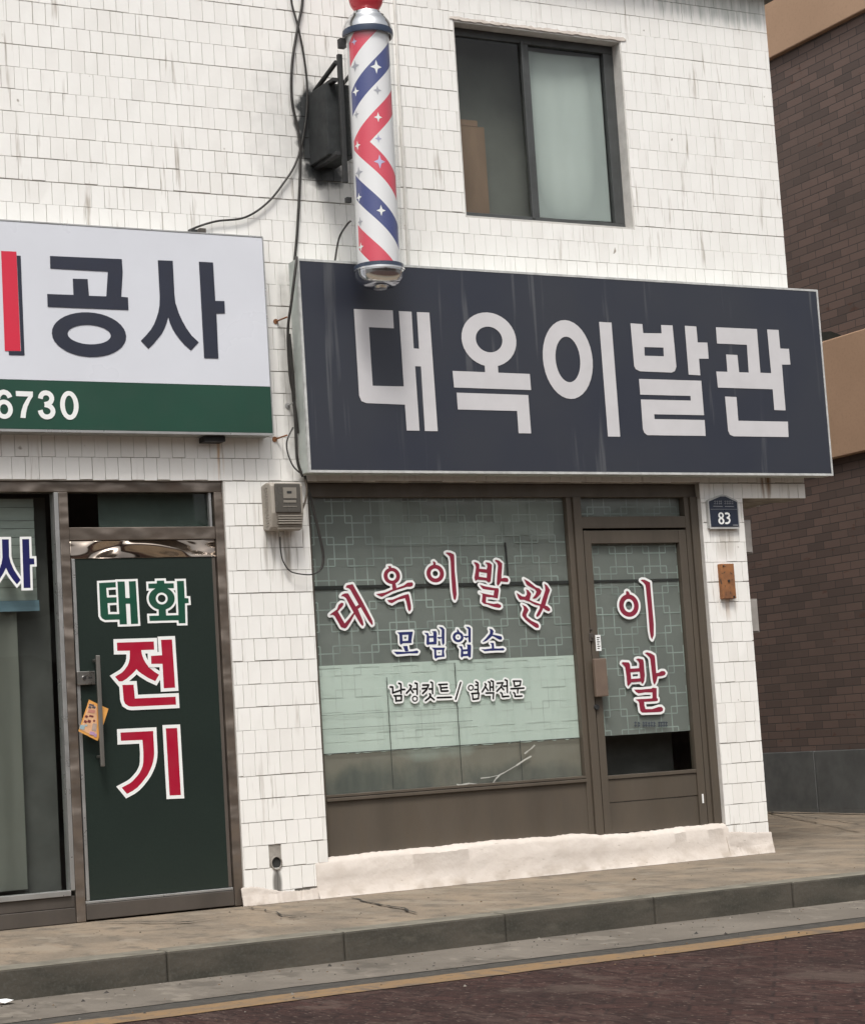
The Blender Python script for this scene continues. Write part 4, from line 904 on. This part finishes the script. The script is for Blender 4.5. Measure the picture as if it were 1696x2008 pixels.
# ================================================================== CABLES
def smooth_path(pts, n=8):
    out = []
    for i in range(len(pts)-1):
        p0 = Vector(pts[max(i-1, 0)]); p1 = Vector(pts[i]); p2 = Vector(pts[i+1]); p3 = Vector(pts[min(i+2, len(pts)-1)])
        for k in range(n):
            t = k/n; out.append(.5*((2*p1)+(-p0+p2)*t+(2*p0-5*p1+4*p2-p3)*t*t+(-p0+3*p1-3*p2+p3)*t**3))
    out.append(Vector(pts[-1])); return out
def cable(pts, rad, m_, label, Y=-.03, name='cable', Ys=None):
    P = []
    for i, (x, y) in enumerate(pts):
        yy = Ys[i] if Ys else Y; X, Z = un(x, y, yy); P.append((X, yy, Z))
    o = obj(name, MB().tube(smooth_path(P), rad, 8), m_, smooth=True)
    return tag(o, label, 'cable')
def c7(L): return [(560+x/3.463, y/3.463) for x, y in L]
cable([(569, -70)]+c7([(40,0),(88,190),(125,380),(148,590),(140,800),(105,1000),(60,1130),(0,1225)])+[(x/1.995, y/1.995) for x, y in ((1050,790),(960,850),(850,865),(780,885),(738,903))], .0065, rubber.m, 'black cable curving down the wall to the top of the white sign')
cable(c7([(125,-150),(112,45),(85,180),(45,440),(45,680),(90,900),(102,1050),(95,1300),(78,1600),(60,1800)])+[(582, 507), (572, 590), (565, 650), (569, 735), (577, 785), (581, 860), (584, 905), (594, 935)], .0085, rubber.m, 'black cable running down past the left end of the navy sign',
      Ys=[-.03]*10+[-.20, -.20, -.16, -.12, -.10, -.09, -.08, -.07])
cm = lambda L: [(480+x/8.48, 920+y/8.48) for x, y in L]
cable(cm([(1000,110),(1035,280),(1090,450),(1150,700),(1210,950),(1270,1220),(1305,1400),(1300,1580),(1250,1680),(1170,1735),(1050,1755),(850,1730),(740,1680),(640,1530),(600,1350),(590,1150),(590,1060)]), [.0085]*58+[.0085-.0045*min(1, i/12) for i in range(71)], rubber.m, 'black cable looping from the meter across the corner of the barber window', Ys=[-.05]*12+[-.04]*3+[-.05, -.06])
cable(cm([(1000,170),(1025,260),(1035,370),(1010,520),(970,640),(935,715)]), .006, cablew.m, 'thin pale wire at the right side of the electricity meter', Y=-.10)
cable([(688, 433), (681, 440), (668, 460), (662, 480), (657, 512)], .006, rubber.m, 'short black wire hanging from the barber pole to the navy sign', Ys=[-.30, -.28, -.10, -.08, -.08])
cable([(575, 838), (563, 865), (565, 890), (576, 915), (592, 930)], .0045, rubber.m, 'thin wire hooked on a nail beside the lower end of the navy sign', Y=-.06)
cable([(567, 655), (574, 735), (577, 790), (585, 850)], .011, rubber.m, 'thick black cable clipped along the edge of the navy sign', Y=-.055)
tag(obj('conduit', MB().tube([(6.07, -.014, 5.06), (6.045, -.014, 2.6)], .010, 10), simple('conduit_wall_paint', (.70, .68, .64), .6, .15)), 'thin white painted conduit running down the wall behind the barber pole', 'conduit')
for i, (x, y, dx, lb) in enumerate(((540, 631, 18, 'rusty nail with wire between the two signs, the topmost'), (538, 862, 20, 'rusty nail with wire between the two signs, the lowest'), (563, 796, 12, 'wire clip beside the middle of the navy sign'))):
    p = un(x, y, 0); q = un(x+dx, y-5, -.05)
    tag(obj('nail', MB().tube([(p[0], .0, p[1]), (q[0], -.09, q[1]+.005)], .005, 7).tube([(p[0]-.001, -.012, p[1]), (p[0], -.004, p[1])], .016, 10), rust.m if i < 2 else alu.m), lb, 'nail')

# ================================================================== NEIGHBOUR
nb = thing('brick_building', 'dark brown brick building with tan concrete bands across the alley', 'building', (11.6, 5, PZ))
NX = 11.5
bk_m = M('dark_brown_brick', (.05, .035, .03), .85)
q = bk_m.xyz(); cbx = bk_m.n('ShaderNodeCombineXYZ'); bk_m.l(q[1], cbx.inputs[0]); bk_m.l(q[2], cbx.inputs[1])
br = bk_m.n('ShaderNodeTexBrick'); bk_m.l(cbx.outputs[0], br.inputs['Vector']); br.inputs['Scale'].default_value = 1
br.inputs['Brick Width'].default_value = .22; br.inputs['Row Height'].default_value = .070; br.inputs['Mortar Size'].default_value = .004; br.inputs['Mortar Smooth'].default_value = .3
br.inputs['Color1'].default_value = (.165, .112, .094, 1); br.inputs['Color2'].default_value = (.082, .062, .055, 1); br.inputs['Mortar'].default_value = (.052, .046, .042, 1); br.inputs['Bias'].default_value = -.25
bk_m.mix(1.0, br.outputs['Color']); bk_m.mix(bk_m.noise(1.1, 4, (1, 1, 1), lo=.45, hi=.65, out=(0, .5)), (.115, .085, .072)); bk_m.mix(bk_m.noise(5, 3, (1, 1, 3), lo=.66, hi=.72, out=(0, .6)), (.11, .05, .032))
bk_m.bump(br.outputs['Fac'], -.006, .6)
tan = M('tan_render', (.50, .325, .215), .85); tan.mix(tan.noise(1.5, 5, out=(0, .7)), (.42, .27, .175)); tan.mix(tan.noise(40, 3, lo=.5, hi=.8, out=(0, .3)), (.28, .18, .12))
obj('wall', MB().box(NX, 19, -.2, 14, -.30, 2.18).box(NX, 19, -.2, 14, 3.20, 5.85).box(NX, 19, -.2, 14, 6.85, 9.5), bk_m.m, nb)
obj('floor_band', MB().box(NX-.05, 19, -.25, 14, 2.18, 3.20), tan.m, nb, bevel=.01)
obj('floor_band', MB().box(NX-.05, 19, -.25, 14, 5.85, 6.85), tan.m, nb, bevel=.01)
mb = MB(); yq = -.22
while yq < 13.5: mb.box(NX-.04, 18, yq+.004, yq+1.13-.004, PZ-.05, -.302); yq += 1.135
obj('granite_base', mb, simple('grey_granite', (.135, .14, .138), .6, .3, 5, bump=.002).m, nb, bevel=.005)
olive_m = simple('dark_olive', (.030, .033, .026), .9, .4, 4)
mb = MB(); vs = []; n = 50
for i in range(n+1):
    y = -.2+8*i/n; vs += [(NX-.006, y, 3.2), (NX-.006, y, 3.34+.10*math.sin(1.7*y+1)+.05*math.sin(5*y)+random.uniform(-.02, .02))]
mb.add(vs, [(2*i, 2*i+2, 2*i+3, 2*i+1) for i in range(n)])
obj('dark_patch', mb, olive_m.m, nb)  # dark strip with ragged top on the brick above the lower tan band

# ================================================================== BUILDING ACROSS THE STREET (seen mirrored in the glass and steel)
ob = thing('opposite_building', 'row of brown brick shops across the street, seen only in the reflections', 'building', (4, -22, PZ))
obm = simple('opposite_brick', (.20, .125, .09), .85, .35, 2)
obj('wall', MB().box(-30, 2.5, -26, -20, RZ, 4.2).box(3.0, 13, -26, -20.5, RZ, 5.4).box(13.5, 36, -26, -20, RZ, 4.0), obm.m, ob)
og, os_ = simple('opposite_glass', (.05, .06, .06), .2), simple('opposite_sign', (.6, .58, .52), .6)
for i in range(12):
    x = -20+3.4*i
    obj('shop_window', MB().box(x, x+2.2, -19.98, -19.93, RZ+.3, RZ+2.6), og, ob)
    obj('window', MB().box(x+.3, x+1.7, -19.98, -19.93, RZ+3.4, RZ+4.5), og, ob)
for i in range(6): obj('sign_board', MB().box(-20+6.8*i, -16+6.8*i, -19.92, -19.8, RZ+2.7, RZ+3.3), os_, ob)

# ================================================================== LITTER
rg = random.Random(3); mb = MB()
for k in range(620):
    x = rg.uniform(1.5, 12); pick = rg.random()
    if pick < .45: y, z0 = rg.uniform(-2.30, -2.12)-rg.random()**3*.5, RZ
    elif pick < .7: y, z0 = rg.uniform(-3.6, -2.4), RZ
    else: y, z0 = rg.uniform(-1.9, -.1), PZ+.004
    r_ = rg.uniform(.003, .008)*(1 if rg.random() < .93 else 2.0)
    v = [(x+r_*math.cos(q+rg.uniform(-.3, .3))*rg.uniform(.6, 1.3), y+r_*math.sin(q)*rg.uniform(.6, 1.3), z0) for q in (0, 1.57, 3.14, 4.71)]+[(x, y, z0+r_*.8)]
    mb.add(v, [(0, 1, 4), (1, 2, 4), (2, 3, 4), (3, 0, 4)], rg.choice((0, 0, 1, 2)))
tag(obj('grit', mb, [simple('grit_dark', (.05, .045, .04), .9), simple('grit_grey', (.22, .2, .17), .9), simple('grit_leaf', (.12, .075, .04), .9)]), kind='stuff')
for (x, y, lb, sz_) in ((1578, 1774, 'white scrap of paper in the gutter at the right', .045), (10, 1968, 'white scrap of paper in the gutter at the far left', .05)):
    d = fw+rt*((x-848)/FPX)-up*((y-1004)/FPX); t = (RZ+.004)/d.z; cx_, cy_ = d.x*t, -DIST+d.y*t
    mb = MB(); n = 7; rr = random.Random(int(x))
    v = [(cx_+sz_*rr.uniform(.5, 1.1)*math.cos(2*math.pi*k/n), cy_+sz_*rr.uniform(.5, 1.1)*math.sin(2*math.pi*k/n), RZ+.004+rr.uniform(0, .02)) for k in range(n)]+[(cx_, cy_, RZ+.025)]
    mb.add(v, [(k, (k+1) % n, n) for k in range(n)])
    tag(obj('paper_scrap', mb, vinylw.m), lb, 'litter')
